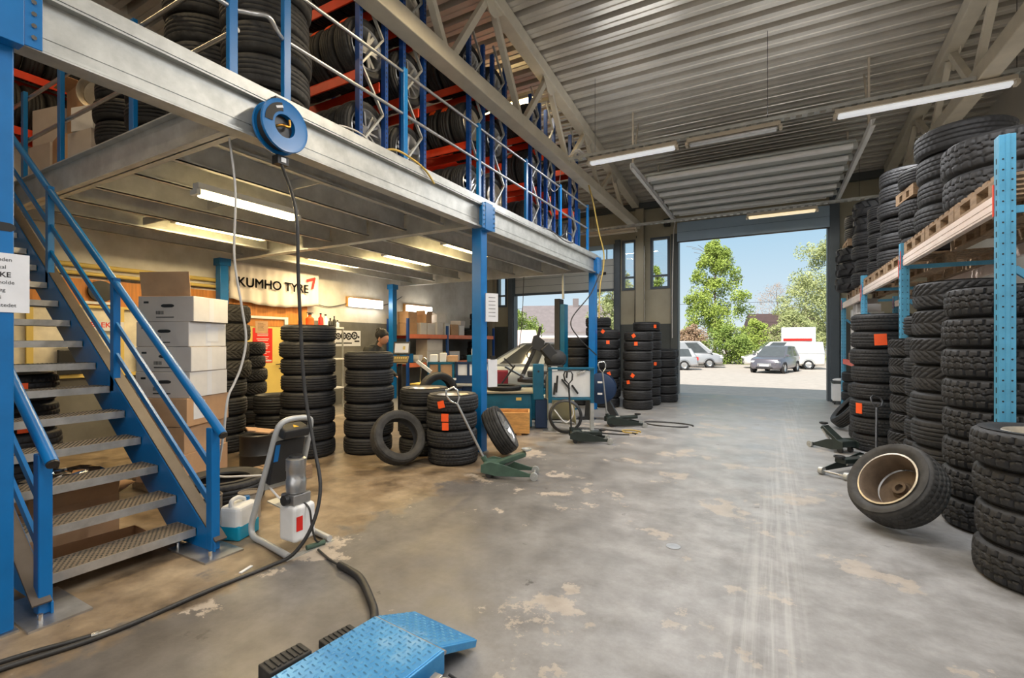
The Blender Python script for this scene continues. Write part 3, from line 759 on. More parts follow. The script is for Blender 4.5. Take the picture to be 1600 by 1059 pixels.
for ri, (y0, y1) in enumerate(RY):
    t = thing('tyre_rack', '%s blue and orange tyre rack along the mezzanine counted from the stairs' % ordn[ri], 'rack', ((XF + XBK) / 2, (y0 + y1) / 2, ZD), group='tyre racks on the mezzanine')
    rack_frame(t, XF, y0, y1); rack_frame(t, XBK, y0, y1)
    for z in LV[1:]:
        for y, s in ((y0, 1), (y1, -1)):
            MB().b2((XBK - .02, y + s * .024 - .018 * (s < 0) - (0 if s < 0 else 0), z - .055), (XF + .05 - .09, y + s * .024 + .018 * (s > 0), z + .055)).build('beam', 'orange', t, world=True, bevel=.006)
    ym = (y0 + y1) / 2
    for li in range(3):
        spec = ('rib', .61, .205, .43); OD, W = spec[1], spec[2]
        if li == 0: zc = ZD + .004 + OD / 2
        else:
            hw = (y1 - y0) / 2 - .044
            zc = LV[li] + .055 + math.sqrt((OD / 2) ** 2 - hw ** 2) + .012
        nvis = {0: 5, 1: 4, 2: 4}.get(ri, 3)
        for k in range(nvis):
            if li == 2 and ri in (5,) and k == 0: continue
            x = XF - .05 - W - k * (W + .008)
            hub = rims[(ri + li) % 4] if k == 0 else None
            if k == 0: lab = 'wheel at the aisle end of the %s tier, %s rack from the stairs' % (tl[li], ordn[ri])
            else: lab = '%s tyre in from the aisle, %s tier, %s rack from the stairs' % (ORD[k], tl[li], ordn[ri])
            m = Matrix.Rotation(R(90), 4, 'Y') @ Matrix.Rotation(rnd.uniform(0, 6), 4, 'Z')
            stk = []
            if li == 1 and ri == 0 or (li and k in (1, 2) and ri in (1, 2, 3, 4)): stk = [None]
            low = k > 0 and ri > 1
            o = tyre(lab, tm(*spec, 'rubber_w' if ri == 0 else 'rubber', low), (x, ym, zc), m, 'tyres in the mezzanine racks', spec, hub)
            if stk:   # sticker on the tread facing the stairs
                sm = sticker_mesh(OD, W / 2, .09, .075, 0).build('sticker', 'sticker', o); sm['label'] = 'orange sticker'
                d = m.inverted().to_3x3() @ V((0, -.80, .6)); sm.rotation_euler = (0, 0, math.atan2(d.y, d.x))
# tall stacks of worn tyres by the railing gap
SW = ('rib', .72, .26, .44)
stack(-3.88, 2.62, ZD + .002, 5, SW, 'the tall worn stack at the mezzanine railing gap', mat='rubber_w', jit=.02, over={4: ('rib', .66, .20, .42)}, rims=None)
stack(-4.10, 1.98 + .0, ZD + .002, 1, ('rib', .50, .20, .42), 'small tyre lying under the rail by the stair opening', mat='rubber_w') if False else None
stack(-4.66, 2.56, ZD + .002, 5, ('rib', .72, .25, .44), 'the worn stack on the mezzanine nearer the stair opening', mat='rubber_w', jit=.02)
stack(-6.36, 2.66, ZD + .002, 5, ('rib', .70, .24, .44), 'the dark mezzanine stack beside the cartons', jit=.015)
stack(-5.55, 2.62, ZD + .002, 4, ('rib', .70, .24, .44), 'the dark stack behind the opening rail\'s end', jit=.015)
# torn cardboard boxes behind the opening railing
def box_open(name, label, c, d, rz, mat='card', tilt=0., flaps=True, group=None):
    t = thing(name, label, 'box', c, group=group, rot=(tilt, 0, rz)); x, y, z = (k / 2 for k in d); th = .006
    m = MB(); m.b2((-x, -y, 0), (x, y, th)); m.b2((-x, -y, th), (x, -y + th, 2 * z)); m.b2((-x, y - th, th), (x, y, 2 * z)); m.b2((-x, -y + th, th), (-x + th, y - th, 2 * z)); m.b2((x - th, -y + th, th), (x, y - th, 2 * z))
    m.build('carton', mat, t)
    if flaps:
        for s in (-1, 1):
            a = R(rnd.uniform(40, 75)); MB().bar((s * x, 0, 2 * z + .001), (s * (x - .0 + .12 * math.cos(a) * .4), 0, 2 * z + .12 * math.sin(a)), 2 * y - .02, .005).build('flap', mat, t)
            a = R(rnd.uniform(0, 70)); MB().bar((0, s * y, 2 * z + .001), (0, s * (y + .13 * math.cos(a)), 2 * z + .13 * math.sin(a)), 2 * x - .02, .005).build('flap', mat, t)
    return t
bx = [
 (-8.24, 2.62, 0, .50, .42, .62, .10, 'card_g', 'crumpled grey carton at the bottom behind the opening rail'),
 (-7.63, 2.60, 0, .48, .40, .60, -.15, 'card', 'brown carton on the mezzanine floor behind the middle rail post'),
 (-7.05, 2.58, 0, .46, .36, .54, .12, 'card_g', 'grey carton on the mezzanine floor next to the dark tyre stack'),
 (-8.18, 2.64, .624, .50, .40, .46, .2, 'card_g', 'torn grey carton stacked on the crumpled one behind the rail'),
 (-7.60, 2.76, .604, .50, .42, .66, -.05, 'card', 'large sunny brown carton stacked high behind the opening rail'),
 (-7.03, 2.56, .545, .34, .30, .28, .25, 'card_w', 'small pale carton perched on the grey one by the tyres'),
]
for x, y, z, a, b_, c, rz, m, lab in bx: box_open('cardboard_box', lab, (x, y, ZD + .004 + z), (a, b_, c), rz, m, 0, lab.startswith(('large',)), 'cartons behind the stair opening rail')
t = thing('bare_rim', 'bare metal wheel rim standing upright on the pale carton upstairs', 'rim', (-7.05, 2.62, ZD + 1.055), rot=(R(90), 0, R(40)))
MB().lathe([(.21, -.09), (.22, -.085), (.19, -.06), (.17, .0), (.19, .06), (.22, .085), (.21, .09), (.18, .06), (.16, 0), (.18, -.06)], 36, closed=True).build('barrel', 'rim_s', t, smooth=40); MB().lathe([(.04, .02), (.165, .02), (.165, .035), (.04, .035)], 30, closed=True).build('disc', 'rim_s', t, smooth=40)
# rack along the left wall upstairs
t = thing('tyre_rack', 'orange-beamed tyre rack along the wall at the back of the mezzanine above the stairs', 'rack', (-8.8, 1.6, ZD))
for y in (-.4, 1.5, 3.6):
    for x in (-9.0, -8.62): MB().b2((x - .03, y - .03, ZD + .002), (x + .03, y + .03, 6.2)).build('upright', 'blue_rack', t, world=True)
for z in (4.18, 4.92, 5.70):
    for x in (-8.99, -8.61):
        for a_, c_ in ((-.36, 1.46), (1.54, 3.56)): MB().b2((x - .015, a_, z), (x + .015, c_, z + .1)).build('beam', 'orange', t, world=True)
spec = ('rib', .64, .205, .41)
for li, (z, tn) in enumerate(((4.28, 'lower'), (5.02, 'middle'), (5.80, 'upper'))):
    k = 0
    for j in range(17):
        y = -.30 + j * .222
        if y < 1.7: continue
        if any(q - .26 < y < q + .05 for q in (1.5, 3.6)) or y > 3.35: continue
        k += 1
        m = Matrix.Rotation(R(-90), 4, 'X')
        o = tyre('%s tyre along the %s tier of the back wall rack above the stairs' % ((['first'] + ORD[1:9] + ['tenth', 'eleventh', 'twelfth', 'thirteenth', 'fourteenth', 'fifteenth', 'sixteenth', 'seventeenth'])[k - 1], tn), tm(*spec, 'rubber', True), (-8.80, y, z + .30), m, 'tyres on the back wall rack', spec)
        if li == 1 and j % 2:
            sm = sticker_mesh(.64, .1, .08, .075, 0).build('sticker', 'sticker', o); sm['label'] = 'orange sticker'
            d = m.inverted().to_3x3() @ V((1, 0, .15)); sm.rotation_euler = (0, 0, math.atan2(d.y, d.x))

# ---------------------------------------------------------------- pallet rack on the right
RX = 1.47; RD_ = .95
pr = thing('pallet_rack', 'light blue pallet rack with faded orange beams along the right wall', 'rack', (RX + .5, 9, 0))
UY = [4.68, 7.62, 10.58, 13.35]; BZ = [2.43, 2.33, 2.26]
def upright(x, y, top):
    m = MB(); m.b2((x - .045, y - .045, .008), (x + .045, y - .032, top)); m.b2((x - .045, y - .032, .008), (x - .033, y + .045, top)); m.b2((x + .033, y - .032, .008), (x + .045, y + .045, top)); m.b2((x - .012, y - .051, .008), (x + .012, y - .045, top))
    u = m.build('upright', 'teal_rack', pr, world=True, bevel=.003)
    h = MB()
    for k in range(int((top - .2) / .075)):
        z = .15 + k * .075
        for s in (-1, 1): h.cyl((x + s * .024, y - .0458, z), (x + s * .024, y - .0448, z), .0062, 8)
        h.box((x - .0455, y + .0, z), (.001, .016, .04))
    h.build('hole_row', 'ink', u, world=True)
    MB().b2((x - .07, y - .07, 0), (x + .07, y + .07, .008)).build('foot', 'teal_rack', pr, world=True)
tops = [2.95, 2.72, 2.68, 2.5]
for y, tp in zip(UY, tops):
    upright(RX, y, tp); upright(RX + RD_, y, tp)
    for z0, z1 in ((.4, 1.2), (2.0, 1.25)):
        MB().bar((RX + .05, y + .01, z0), (RX + RD_ - .05, y + .01, z1), .03, .045).build('frame_brace', 'teal_rack', pr, world=True)
    MB().bar((RX + .05, y + .01, 2.42), (RX + RD_ - .05, y + .01, 2.42), .03, .05).build('frame_brace', 'teal_rack', pr, world=True)
for k in range(3):
    for x, s in ((RX, -1), (RX + RD_, 1)):
        a, c = UY[k] + .048, UY[k + 1] - .054
        m = MB(); m.b2((x - .022, a, BZ[k]), (x + .03, c, BZ[k] + .13)); m.b2((x - .026, a, BZ[k] + .02), (x - .022, c, BZ[k] + .055)); m.b2((x - .026, a, BZ[k] + .075), (x - .022, c, BZ[k] + .11))
        bo = m.build('beam', 'peach', pr, world=True, bevel=.004)
        for y in (a, c): MB().b2((x - .05, y - .012, BZ[k] - .04), (x - .046, y + .012, BZ[k] + .19)).build('connector', 'orange', bo, world=True)
# low shelf in the last bay
MB().b2((RX - .02, UY[2] + .06, .98), (RX + .03, UY[3] - .06, 1.09)).build('beam', 'orange', pr, world=True)
MB().b2((RX + RD_ - .02, UY[2] + .06, .98), (RX + RD_ + .03, UY[3] - .06, 1.09)).build('beam', 'orange', pr, world=True)
def pallet(label, x, y, z, L=1.2, W=.9, group=None, rz=0):
    t = thing('pallet', label, 'pallet', (x, y, z), rz, group)
    for i in range(6):
        yy = -L / 2 + .05 + i * (L - .1) / 5; MB().b2((-W / 2, yy - .05, .122), (W / 2, yy + .05, .144)).build('top_board', 'wood', t)
    for xx in (-W / 2 + .05, 0, W / 2 - .05):
        MB().b2((xx - .05, -L / 2, .10), (xx + .05, L / 2, .121)).build('stringer_board', 'wood', t)
        MB().b2((xx - .05, -L / 2, 0), (xx + .05, L / 2, .02)).build('bottom_board', 'wood', t)
        for yy in (-L / 2 + .07, 0, L / 2 - .07): MB().b2((xx - .05, yy - .07, .0205), (xx + .05, yy + .07, .0995)).build('block', 'wood', t)
    return t
def rack_pallets(k, ys, labs):
    for y, lab in zip(ys, labs): pallet(lab, RX + .47, y, BZ[k] + .133, .9 if k < 2 else .8, .98, 'pallets on the rack beams')
rack_pallets(0, (5.22, 6.15, 7.08), ('wooden pallet on the rack beam beside the light blue front upright', 'wooden pallet in the middle of the front rack bay', 'wooden pallet at the far end of the front rack bay'))
rack_pallets(1, (8.16, 9.1, 10.04), ('first wooden pallet of the second rack bay', 'middle wooden pallet of the second rack bay', 'last wooden pallet of the second rack bay'))
rack_pallets(2, (11.1, 12.2), ('first wooden pallet of the far rack bay', 'last wooden pallet of the far rack bay'))
tyz = lambda k: BZ[k] + .133 + .147
xs_ = RX + .34
SR = ('block', .74, .24, .44)
stack(xs_ + .07, 5.95, tyz(0), 2, ('block', .88, .30, .52), 'the pair of big truck tyres by the front upright', jit=.02)
stack(xs_ + .05, 6.90, tyz(0), 4, ('fine', .86, .265, .50), 'the four big tyres on the front rack bay', jit=.02)
stack(xs_ - .0, 8.02, tyz(1), 3, ('fine', .66, .24, .42), 'the short stack under the small upper pallet')
pallet('small pallet balanced on top of the short rack stack', xs_ - .02, 8.02, tyz(1) + .735, .62, .5, rz=.1)
stack(xs_ - .0, 8.02, tyz(1) + .735 + .147, 1, ('rib', .66, .24, .42), 'single tyre on the small pallet on top of the short rack stack')
stack(xs_ - .02, 9.02, tyz(1), 6, ('fine', .72, .235, .42), 'the six-tyre stack in the middle of the second bay', jit=.03, low=False)
stack(xs_ - .04, 9.95, tyz(1), 5, ('rib', .66, .225, .42), 'the five-tyre stack before the third upright', jit=.03)
stack(xs_ - .08, 11.1, tyz(2), 6, ('fine', .74, .25, .44), 'the six-tyre stack on the far bay', jit=.03, over={0: ('lug', .78, .28, .44), 1: ('lug', .78, .28, .44)})
stack(xs_ - .18, 12.2, tyz(2), 3, ('lug', .86, .30, .44), 'the big-lugged tractor stack at the rack end', jit=.03)
pallet('pallet on top of the tractor tyres at the rack end', xs_ - .14, 12.2, tyz(2) + .912, .8, .6)
stack(xs_ - .14, 12.2, tyz(2) + .912 + .147, 2, ('rib', .66, .26, .42), 'the pair on the pallet at the rack end')
# cartons on the low shelf
pallet('small pallet under the white cartons on the low shelf', RX + .4, 12.15, 1.095, 1.6, .7)
for i in range(5):
    y = 11.52 + i * .31; h = (.95, 1.15, 1.02, .84, .7)[4 - i]
    m = thing('carton', '%s tall narrow white carton on the low shelf, counted from the doorway' % ordn[4 - i], 'box', (RX + .28, y, 1.24), rnd.uniform(-.03, .03), 'white cartons on the low shelf')
    MB().b2((-.2, -.13, .001), (.2, .13, h)).build('carton', 'card_w', m, bevel=.004)
    MB().b2((-.203, -.02, h * .2), (-.2005, .02, h)).build('tape', 'card_g', m)
# grey box behind, wall rail
tag(MB().b2((2.9, 9.2, 1.7), (2.98, 10.2, 2.1)).build('wall_panel', 'red'), 'red panel behind the rack uprights', 'panel') if False else None
# white cloth on a box at the door jamb
m = thing('tool_trolley', 'small pale trolley with a rag beside the right door post', 'trolley', (1.44, 13.72, 0))
MB().b2((-.16, -.2, .08), (.16, .2, .50)).build('bin', 'white', m, bevel=.02); MB().b2((-.18, -.22, .505), (.18, .22, .53)).build('lid', 'khaki_d', m)
bm_ = MB(); bm_.sphere((0, 0, .57), .13, 8, (1.2, 1.1, .35)); bm_.build('rag', 'paper', m, smooth=60)
for s in (-1, 1):
    for q in (-1, 1): MB().cyl((s * .12 - .015, q * .15, .041), (s * .12 + .015, q * .15, .041), .04, 10).build('wheel', 'black', m)
# ---------------------------------------------------------------- cars
def carpaint(name, col): return P(name, col, .28, .35, .03, 2, coat=.6)
WHEELM = {}
def car(label, kind, loc, heading, paint, L=4.4, W=1.8, H=1.6, cat='car', name='car', plate=None):
    """nose towards local +X"""
    t = thing(name, label, cat, loc, heading)
    # stations along the length: (s 0..1 from tail, half width, z bottom, z belt, z roof or None, half roof)
    K = {
     'suv': [(0, .80, .42, .80, .82), (.02, .90, .34, .98, 1.0), (.10, .97, .30, 1.0, .96 * 1.0), (.72, .98, .30, .97, .97), (.90, .95, .30, .88, .88), (.98, .84, .34, .78, .78), (1., .70, .42, .62, .62)],
    }
    hb = .62 * H if kind != 'van' else .58 * H
    hood = hb if kind != 'van' else hb * 1.0
    st = [(0, .80, .34, hb * .72), (.015, .90, .28, hb * .98), (.08, .97, .24, hb), (.30, 1., .22, hb), (.68, 1., .22, hb * .98), (.74, .99, .22, hb * .97), (.90, .95, .24, hb * (.92 if kind == 'suv' else .86)), (.975, .86, .26, hb * (.86 if kind == 'suv' else .76)), (1., .74, .32, hb * .62)]
    if kind == 'van': st = [(0, .92, .30, hb), (.01, .97, .28, hb), (.08, .99, .26, hb), (.6, 1., .26, hb), (.80, .99, .26, hb * .97), (.93, .94, .28, hb * .84), (.985, .84, .30, hb * .72), (1., .72, .34, hb * .58)]
    vs = []; fs = []; hw = W / 2
    for s, w, zb, zt in st:
        x = (s - .5) * L; ww = hw * w
        vs += [(x, -ww * .86, zb), (x, -ww, zb + .12), (x, -ww, zt - .10), (x, -ww * .92, zt), (x, ww * .92, zt), (x, ww, zt - .10), (x, ww, zb + .12), (x, ww * .86, zb)]
    n = 8; m = len(st)
    for i in range(m - 1):
        for k in range(n): fs.append((i * n + k, i * n + (k + 1) % n, (i + 1) * n + (k + 1) % n, (i + 1) * n + k))
    fs += [tuple(range(n)), tuple((m - 1) * n + k for k in reversed(range(n)))]
    b = MB().add(vs, fs)
    body = b.build('body', paint, t, smooth=40, bevel=.07, seg=3)
    # cabin
    c0, c1, c2, c3 = {'suv': (.02, .12, .50, .75), 'wagon': (.02, .10, .50, .74), 'hatch': (.02, .14, .50, .76), 'van': (.0, .02, .66, .86)}[kind]
    g = lambda s: (s - .5) * L
    zr_ = H; wr = hw * .74 if kind != 'van' else hw * .88; wb = hw * .92 if kind != 'van' else hw * .97
    vs = [(g(c0), -wb, hb - .03), (g(c0), wb, hb - .03), (g(c3), wb, hb - .05), (g(c3), -wb, hb - .05), (g(c1), -wr, zr_ - .03), (g(c1), wr, zr_ - .03), (g(c2), wr, zr_ - .02), (g(c2), -wr, zr_ - .02), (g((c1 + c2) / 2), -wr * .9, zr_), (g((c1 + c2) / 2), wr * .9, zr_)]
    fs = [(0, 1, 5, 4), (2, 3, 7, 6), (3, 0, 4, 8, 7), (1, 2, 6, 9, 5), (4, 5, 9, 8), (8, 9, 6, 7)]
    MB().add(vs, fs).build('cabin', paint, t, smooth=40, bevel=.05, seg=3)
    # glass: inset panels just outside the cabin skin
    def panel(a, b_, c, d, nm, mat='carglass', k=.10, off=.006):
        a, b_, c, d = map(V, (a, b_, c, d)); cc = (a + b_ + c + d) / 4; nn = (b_ - a).cross(d - a).normalized()
        if nn.dot(cc - V((0, 0, H * .6))) < 0: nn = -nn
        q = [p + (cc - p) * k + nn * off for p in (a, b_, c, d)]; q2 = [p - nn * .012 for p in q]
        return MB().add([tuple(p) for p in q + q2], [(0, 1, 2, 3), (7, 6, 5, 4), (0, 4, 5, 1), (1, 5, 6, 2), (2, 6, 7, 3), (3, 7, 4, 0)]).build(nm, mat, t)
    panel(vs[2], vs[3], vs[7], vs[6], 'windscreen', k=.09)
    if kind != 'van': panel(vs[0], vs[1], vs[5], vs[4], 'rear_window', k=.14)
    lerp = lambda p, q, f: tuple(V(p) + (V(q) - V(p)) * f)
    for sgn, (A, B, C, D) in ((-1, (vs[0], vs[3], vs[7], vs[4])), (1, (vs[1], vs[2], vs[6], vs[5]))):
        cuts = ((.08, .44), (.47, .90)) if kind != 'van' else ((.66, .94),)
        if kind == 'mini': pass
        for f0, f1 in cuts: panel(lerp(A, B, f0), lerp(A, B, f1), lerp(D, C, min(1, f1 + .02)), lerp(D, C, max(0, f0)), 'side_window', k=.10)
        MB().box((g(c3) - .12, sgn * (wb + .09), hb + .06), (.10, .16, .12)).build('mirror', paint, t, bevel=.02)
    # nose: grille, lamps, plate; tail lamps
    x1 = L / 2
    MB().b2((x1 - .10, -hw * .42, hb * .46), (x1 + .012, hw * .42, hb * .60)).build('grille', 'chrome' if kind == 'suv' else 'black', t, bevel=.01)
    MB().b2((x1 - .06, -hw * .5, .30), (x1 + .006, hw * .5, .40)).build('bumper_intake', 'black', t, bevel=.01)
    for s in (-1, 1):
        MB().box((x1 - .16, s * hw * .66, hb * .68), (.26, .36, .12), (0, -.15, -s * .45)).build('headlamp', 'white', t, bevel=.02)
        MB().box((-x1 + .06, s * hw * .78, hb * .84), (.14, .22, .2)).build('tail_lamp', 'red', t, bevel=.02)
    if plate: MB().b2((x1 - .03, -.26, .44), (x1 + .014, .26, .55)).build('number_plate', plate, t)
    r = .33 if H < 1.75 else .34
    for s in (-1, 1):
        for xx in (-L * .30, L * .31):
            wt = MB(); mx = Matrix.Translation((xx, s * (hw - .10), r)) @ Matrix.Rotation(R(90) * -s, 4, 'X')
            wt.lathe([(.20, -.10), (r - .03, -.11), (r, -.06), (r, .06), (r - .03, .11), (.20, .10)], 24, mx); wo = wt.build('wheel', 'rubber', t, smooth=40)
            h = MB(); h.lathe([(.003, .085), (.07, .09), (.16, .075), (.20, .10), (.20, .06), (.003, .05)], 20, mx); h.build('hubcap', 'alloy', wo, smooth=40)
            MB().lathe([(r + .02, -.02), (r + .05, .118), (r + .05, -.02)], 20, mx).build('wheel_arch', 'black', t)
    return t
cp_dark = carpaint('slate_car_paint', srgb(108, 104, 112)); cp_white = carpaint('white_car_paint', srgb(226, 222, 216)); cp_silver = carpaint('silver_car_paint', srgb(176, 176, 178)); cp_grey = carpaint('light_grey_car_paint', srgb(190, 186, 182)); cp_blue = carpaint('pale_blue_silver_paint', srgb(168, 178, 190))
car('pale silver car parked inside behind the workshop machines', 'hatch', (-6.15, 12.0, .003), R(-160), cp_blue, 3.7, 1.68, 1.47)
GZ = -.40
car('dark grey crossover with a white plate parked facing the open doorway', 'suv', (.22, 34.4, GZ), R(-106), cp_dark, 4.4, 1.85, 1.66, plate='paper')
car('white panel van parked sideways behind the dark crossover', 'van', (.62, 39.3, GZ), R(189), cp_white, 5.0, 1.95, 1.95, 'van', 'van')
car('pale silver estate car at the edge of the open doorway', 'wagon', (-6.65, 34.3, GZ), R(190), cp_silver, 4.5, 1.8, 1.5)
car('silver people carrier parked behind the estate car', 'van', (-5.65, 38.4, GZ), R(8), cp_silver, 4.9, 1.95, 1.92, 'van', 'van')
car('white people carrier behind the silver one by the hedge', 'van', (-6.0, 42.0, GZ), R(6), cp_white, 4.9, 1.95, 2.0, 'van', 'van')
# box lorry behind the van
lt = thing('box_lorry', 'white box lorry with red trim parked beyond the vans', 'lorry', (2.0, 46.2, GZ), R(-94))
MB().b2((-3.2, -1.2, .8), (1.3, 1.2, 3.1)).build('cargo_box', 'paper', lt, bevel=.03)
MB().b2((1.4, -1.05, .45), (3.1, 1.05, 2.3)).build('cab', 'white', lt, bevel=.12)
MB().b2((3.08, -.92, 1.4), (3.12, .92, 1.98)).build('windscreen', 'carglass', lt); MB().b2((3.05, -.96, 2.0), (3.14, .96, 2.2)).build('visor', 'red', lt)
MB().b2((-3.2, -.5, .5), (3.0, .5, .78)).build('chassis', 'black', lt)
for xx in (-1.9, 2.2):
    for s in (-1, 1): MB().cyl((xx, s * .85, .48), (xx, s * 1.12, .48), .48, 20).build('wheel', 'rubber', lt)

# ---------------------------------------------------------------- ground outside
gm_ = MB(); gm_.add([(-60, YD + .3, -.02), (60, YD + .3, -.02), (60, 19, GZ), (-60, 19, GZ), (90, 140, GZ), (-90, 140, GZ)], [(0, 1, 2, 3), (3, 2, 4, 5)])
struct(gm_.build('ground', 'asphalt'))
# trees
def tree(name, label, loc, h, rx, ry, seed, mat='leaf', trunk_r=.12, n=5200, leaf=.22, shape='egg', zbase=.12, group=None, gaps=.0):
    r = random.Random(seed); t = thing(name, label, 'tree' if name != 'bush' else 'bush', loc, group=group)
    k = MB(); tp = [(0, 0, 0), (r.uniform(-.1, .1), 0, h * .3), (r.uniform(-.2, .2), r.uniform(-.1, .1), h * .6), (r.uniform(-.2, .2), 0, h * .9)]
    k.tube(arc(tp, 4), [trunk_r * (1 - .06 * i) for i in range(13)], 7)
    for i in range(16):
        z = h * r.uniform(.25, .8); a = r.uniform(0, 2 * PI); l = rx * r.uniform(.4, .85)
        k.tube(arc([(0, 0, z), (l * .5 * math.cos(a), l * .5 * math.sin(a), z + .12 * h), (l * math.cos(a), l * math.sin(a), z + .16 * h)], 3), .02, 4)
    k.build('trunk', 'bark', t)
    cl = []
    for i in range(95):     # leaf clumps
        z = r.random(); w = {'egg': math.sin(PI * min(1, z * .86 + .14)) ** .7 * (1.05 - .55 * z), 'round': math.sqrt(max(.02, 1 - (2 * z - 1) ** 2)), 'bush': math.sqrt(max(.05, 1 - z * z))}[shape]
        a = r.uniform(0, 2 * PI); q = math.sqrt(r.random()) * .98
        cl.append((rx * w * q * math.cos(a), ry * w * q * math.sin(a), h * (zbase + (1 - zbase) * z * .97), r.uniform(.13, .24) * rx * (.7 + .6 * w)))
    vs = []; fs = []
    for i in range(n):
        cx, cy, cz, cr = cl[r.randrange(len(cl))]
        d = V((r.gauss(0, 1), r.gauss(0, 1), r.gauss(0, .85))); d = d.normalized() * cr * r.random() ** .4
        p = V((cx, cy, cz)) + d; u = V((r.gauss(0, 1), r.gauss(0, 1), r.gauss(0, 1))).normalized(); w_ = u.orthogonal().normalized(); s = leaf * r.uniform(.5, 1.)
        b_ = len(vs); vs += [p - u * s * .5, p + w_ * s * .32, p + u * s * .5, p - w_ * s * .32]; fs.append((b_, b_ + 1, b_ + 2, b_ + 3))
    MB().add(vs, fs).build('foliage', mat, t)
    return t
tree('tree', 'tall bright green birch standing left of the house roof beyond the car park', (-5.05, 52.4, GZ), 12.6, 3.75, 2.6, 3, 'leaf', .16, 22000, .26, 'egg', .16)
tree('tree', 'thin-crowned tree at the left edge of the open doorway', (-11.2, 53.5, GZ), 10.4, 2.5, 2, 5, 'leaf', .12, 7000, .24, 'egg', .15)
tree('tree', 'large olive-green tree at the right edge of the open doorway', (6.4, 57, GZ), 13.6, 4.8, 3, 8, 'leaf2', .2, 26000, .26, 'round', .05)
tree('tree', 'bushy olive tree in front of the house beside the large one', (3.5, 64.2, GZ), 9.2, 3.3, 2.6, 9, 'leaf2', .14, 13000, .25, 'round', .02)
tree('tree', 'bare-twigged tree far behind the house chimney', (.8, 84, GZ), 11.0, 3.8, 3, 12, 'twig', .15, 2600, .18, 'round', .35)
tree('tree', 'pale green tree seen past the corner post through the left bay door', (-14.2, 47, GZ), 10.2, 2.5, 2.5, 13, 'leaf2', .15, 14000, .25, 'round', .03)
tree('tree', 'round tree seen beside the grey roof through the left bay door', (-21.5, 40, GZ), 4.9, 2.6, 2.4, 14, 'leaf3', .12, 9000, .22, 'round', .05)
for i, (x, y, h, rx, lab, mt) in enumerate([(-9.2, 45.2, 3.4, 2.1, 'dense hedge bush behind the parked people carriers', 'leaf3'), (-6.6, 48.0, 3.5, 2.0, 'pale twiggy bush between the hedge and the birch', 'twig'), (-3.4, 45.2, 3.2, 2.3, 'dark leafy bush right under the birch', 'leaf3'), (-1.4, 48.0, 3.9, 1.9, 'green bush just past the nose of the white panel van', 'leaf'), (1.6, 52.0, 4.8, 2.5, 'tall shrub in front of the house beside the lorry', 'leaf2'), (6.1, 46.6, 4.2, 1.7, 'bright bush to the rear of the white van', 'leaf'), (8.4, 50.4, 5.6, 2.1, 'tall bush half hidden by the right door post', 'leaf2')]):
    tree('bush', lab, (x, y, GZ), h, rx, 1.3, 30 + i, mt, .06, 11000, .19, 'bush', .0)
# houses
def house(label, loc, rz, w, d, hw_, hr, wallc, roofc, win=((-.25, 0), (.25, 0)), chim=True):
    t = thing('house', label, 'house', loc, rz); MB().b2((-w / 2, -d / 2, 0), (w / 2, d / 2, hw_)).build('wall', wallc, t)
    m = MB(); o = .35
    m.add([(-w / 2 - o, -d / 2 - o, hw_ - .15), (w / 2 + o, -d / 2 - o, hw_ - .15), (w / 2 + o, d / 2 + o, hw_ - .15), (-w / 2 - o, d / 2 + o, hw_ - .15), (-w / 2 - o * .2 + .001, 0, hw_ + hr), (w / 2 + o * .2, 0, hw_ + hr)], [(0, 1, 5, 4), (2, 3, 4, 5), (0, 4, 3), (1, 2, 5), (3, 2, 1, 0)]); m.build('roof', roofc, t)
    if chim: MB().b2((.6, -.3, hw_ + hr * .6), (1.3, .3, hw_ + hr + .8)).build('chimney', roofc, t)
    for fx, z in win: MB().b2((fx * w - .5, -d / 2 - .03, 1.2), (fx * w + .5, -d / 2 + .02, 2.3)).build('window', 'carglass', t)
    return t
RF1 = P('dark_red_roof_tile', srgb(84, 66, 64), .8, 0, .12, 2); RF2 = P('grey_roof_tile', srgb(132, 122, 122), .8, 0, .10, 2); HW = P('pale_house_wall', srgb(226, 206, 186), .8, 0, .05, 1); HW2 = P('pink_beige_sheet', srgb(222, 200, 190), .7, 0, .05, 1)
house('house with a dark red roof and chimney behind the bushes beyond the car park', (1.2, 72, GZ), R(12), 8, 7, 3.2, 2.5, HW, RF1)
house('grey-roofed house with a white veranda seen through the left bay door', (-21.8, 54, GZ), R(20), 11, 8, 3.2, 3.2, 'paper', RF2, ((-.3, 0), (.0, 0), (.3, 0)))
MB().b2((-5, -6.2, 2.3), (4, -4.1, 2.45)).build('veranda_roof', HW2, [o for o in bpy.data.objects if o.get('label', '').startswith('grey-roofed')][0])
house('pale pink-roofed shed seen through the left bay door', (-20.5, 33.0, GZ), R(28), 8, 6, 1.2, 1.7, 'paper', HW2, (), False)
fn = thing('fence', 'low pale fence with a red post outside the left bay door', 'fence', (-12.4, 33.0, GZ), R(22))
for k in range(13): MB().b2((-3 + k * .5, -.02, .1), (-2.62 + k * .5, .02, 1.5)).build('board', HW, fn)
for z in (.4, 1.2): MB().b2((-3, .021, z), (3.4, .06, z + .1)).build('rail', HW2, fn)
for x in (-1, 2): MB().b2((x - .1, -.18, 0), (x + .1, -.03, 1.8)).build('post', 'red', fn)
cb = MB().tube([(-40, 67, 6.9), (0, 67.5, 6.55), (40, 67, 6.9)], .03, 5).build('hanging_power_line', 'black'); tag(cb, 'thin overhead power line crossing the sky above the dark red roof', 'cable')
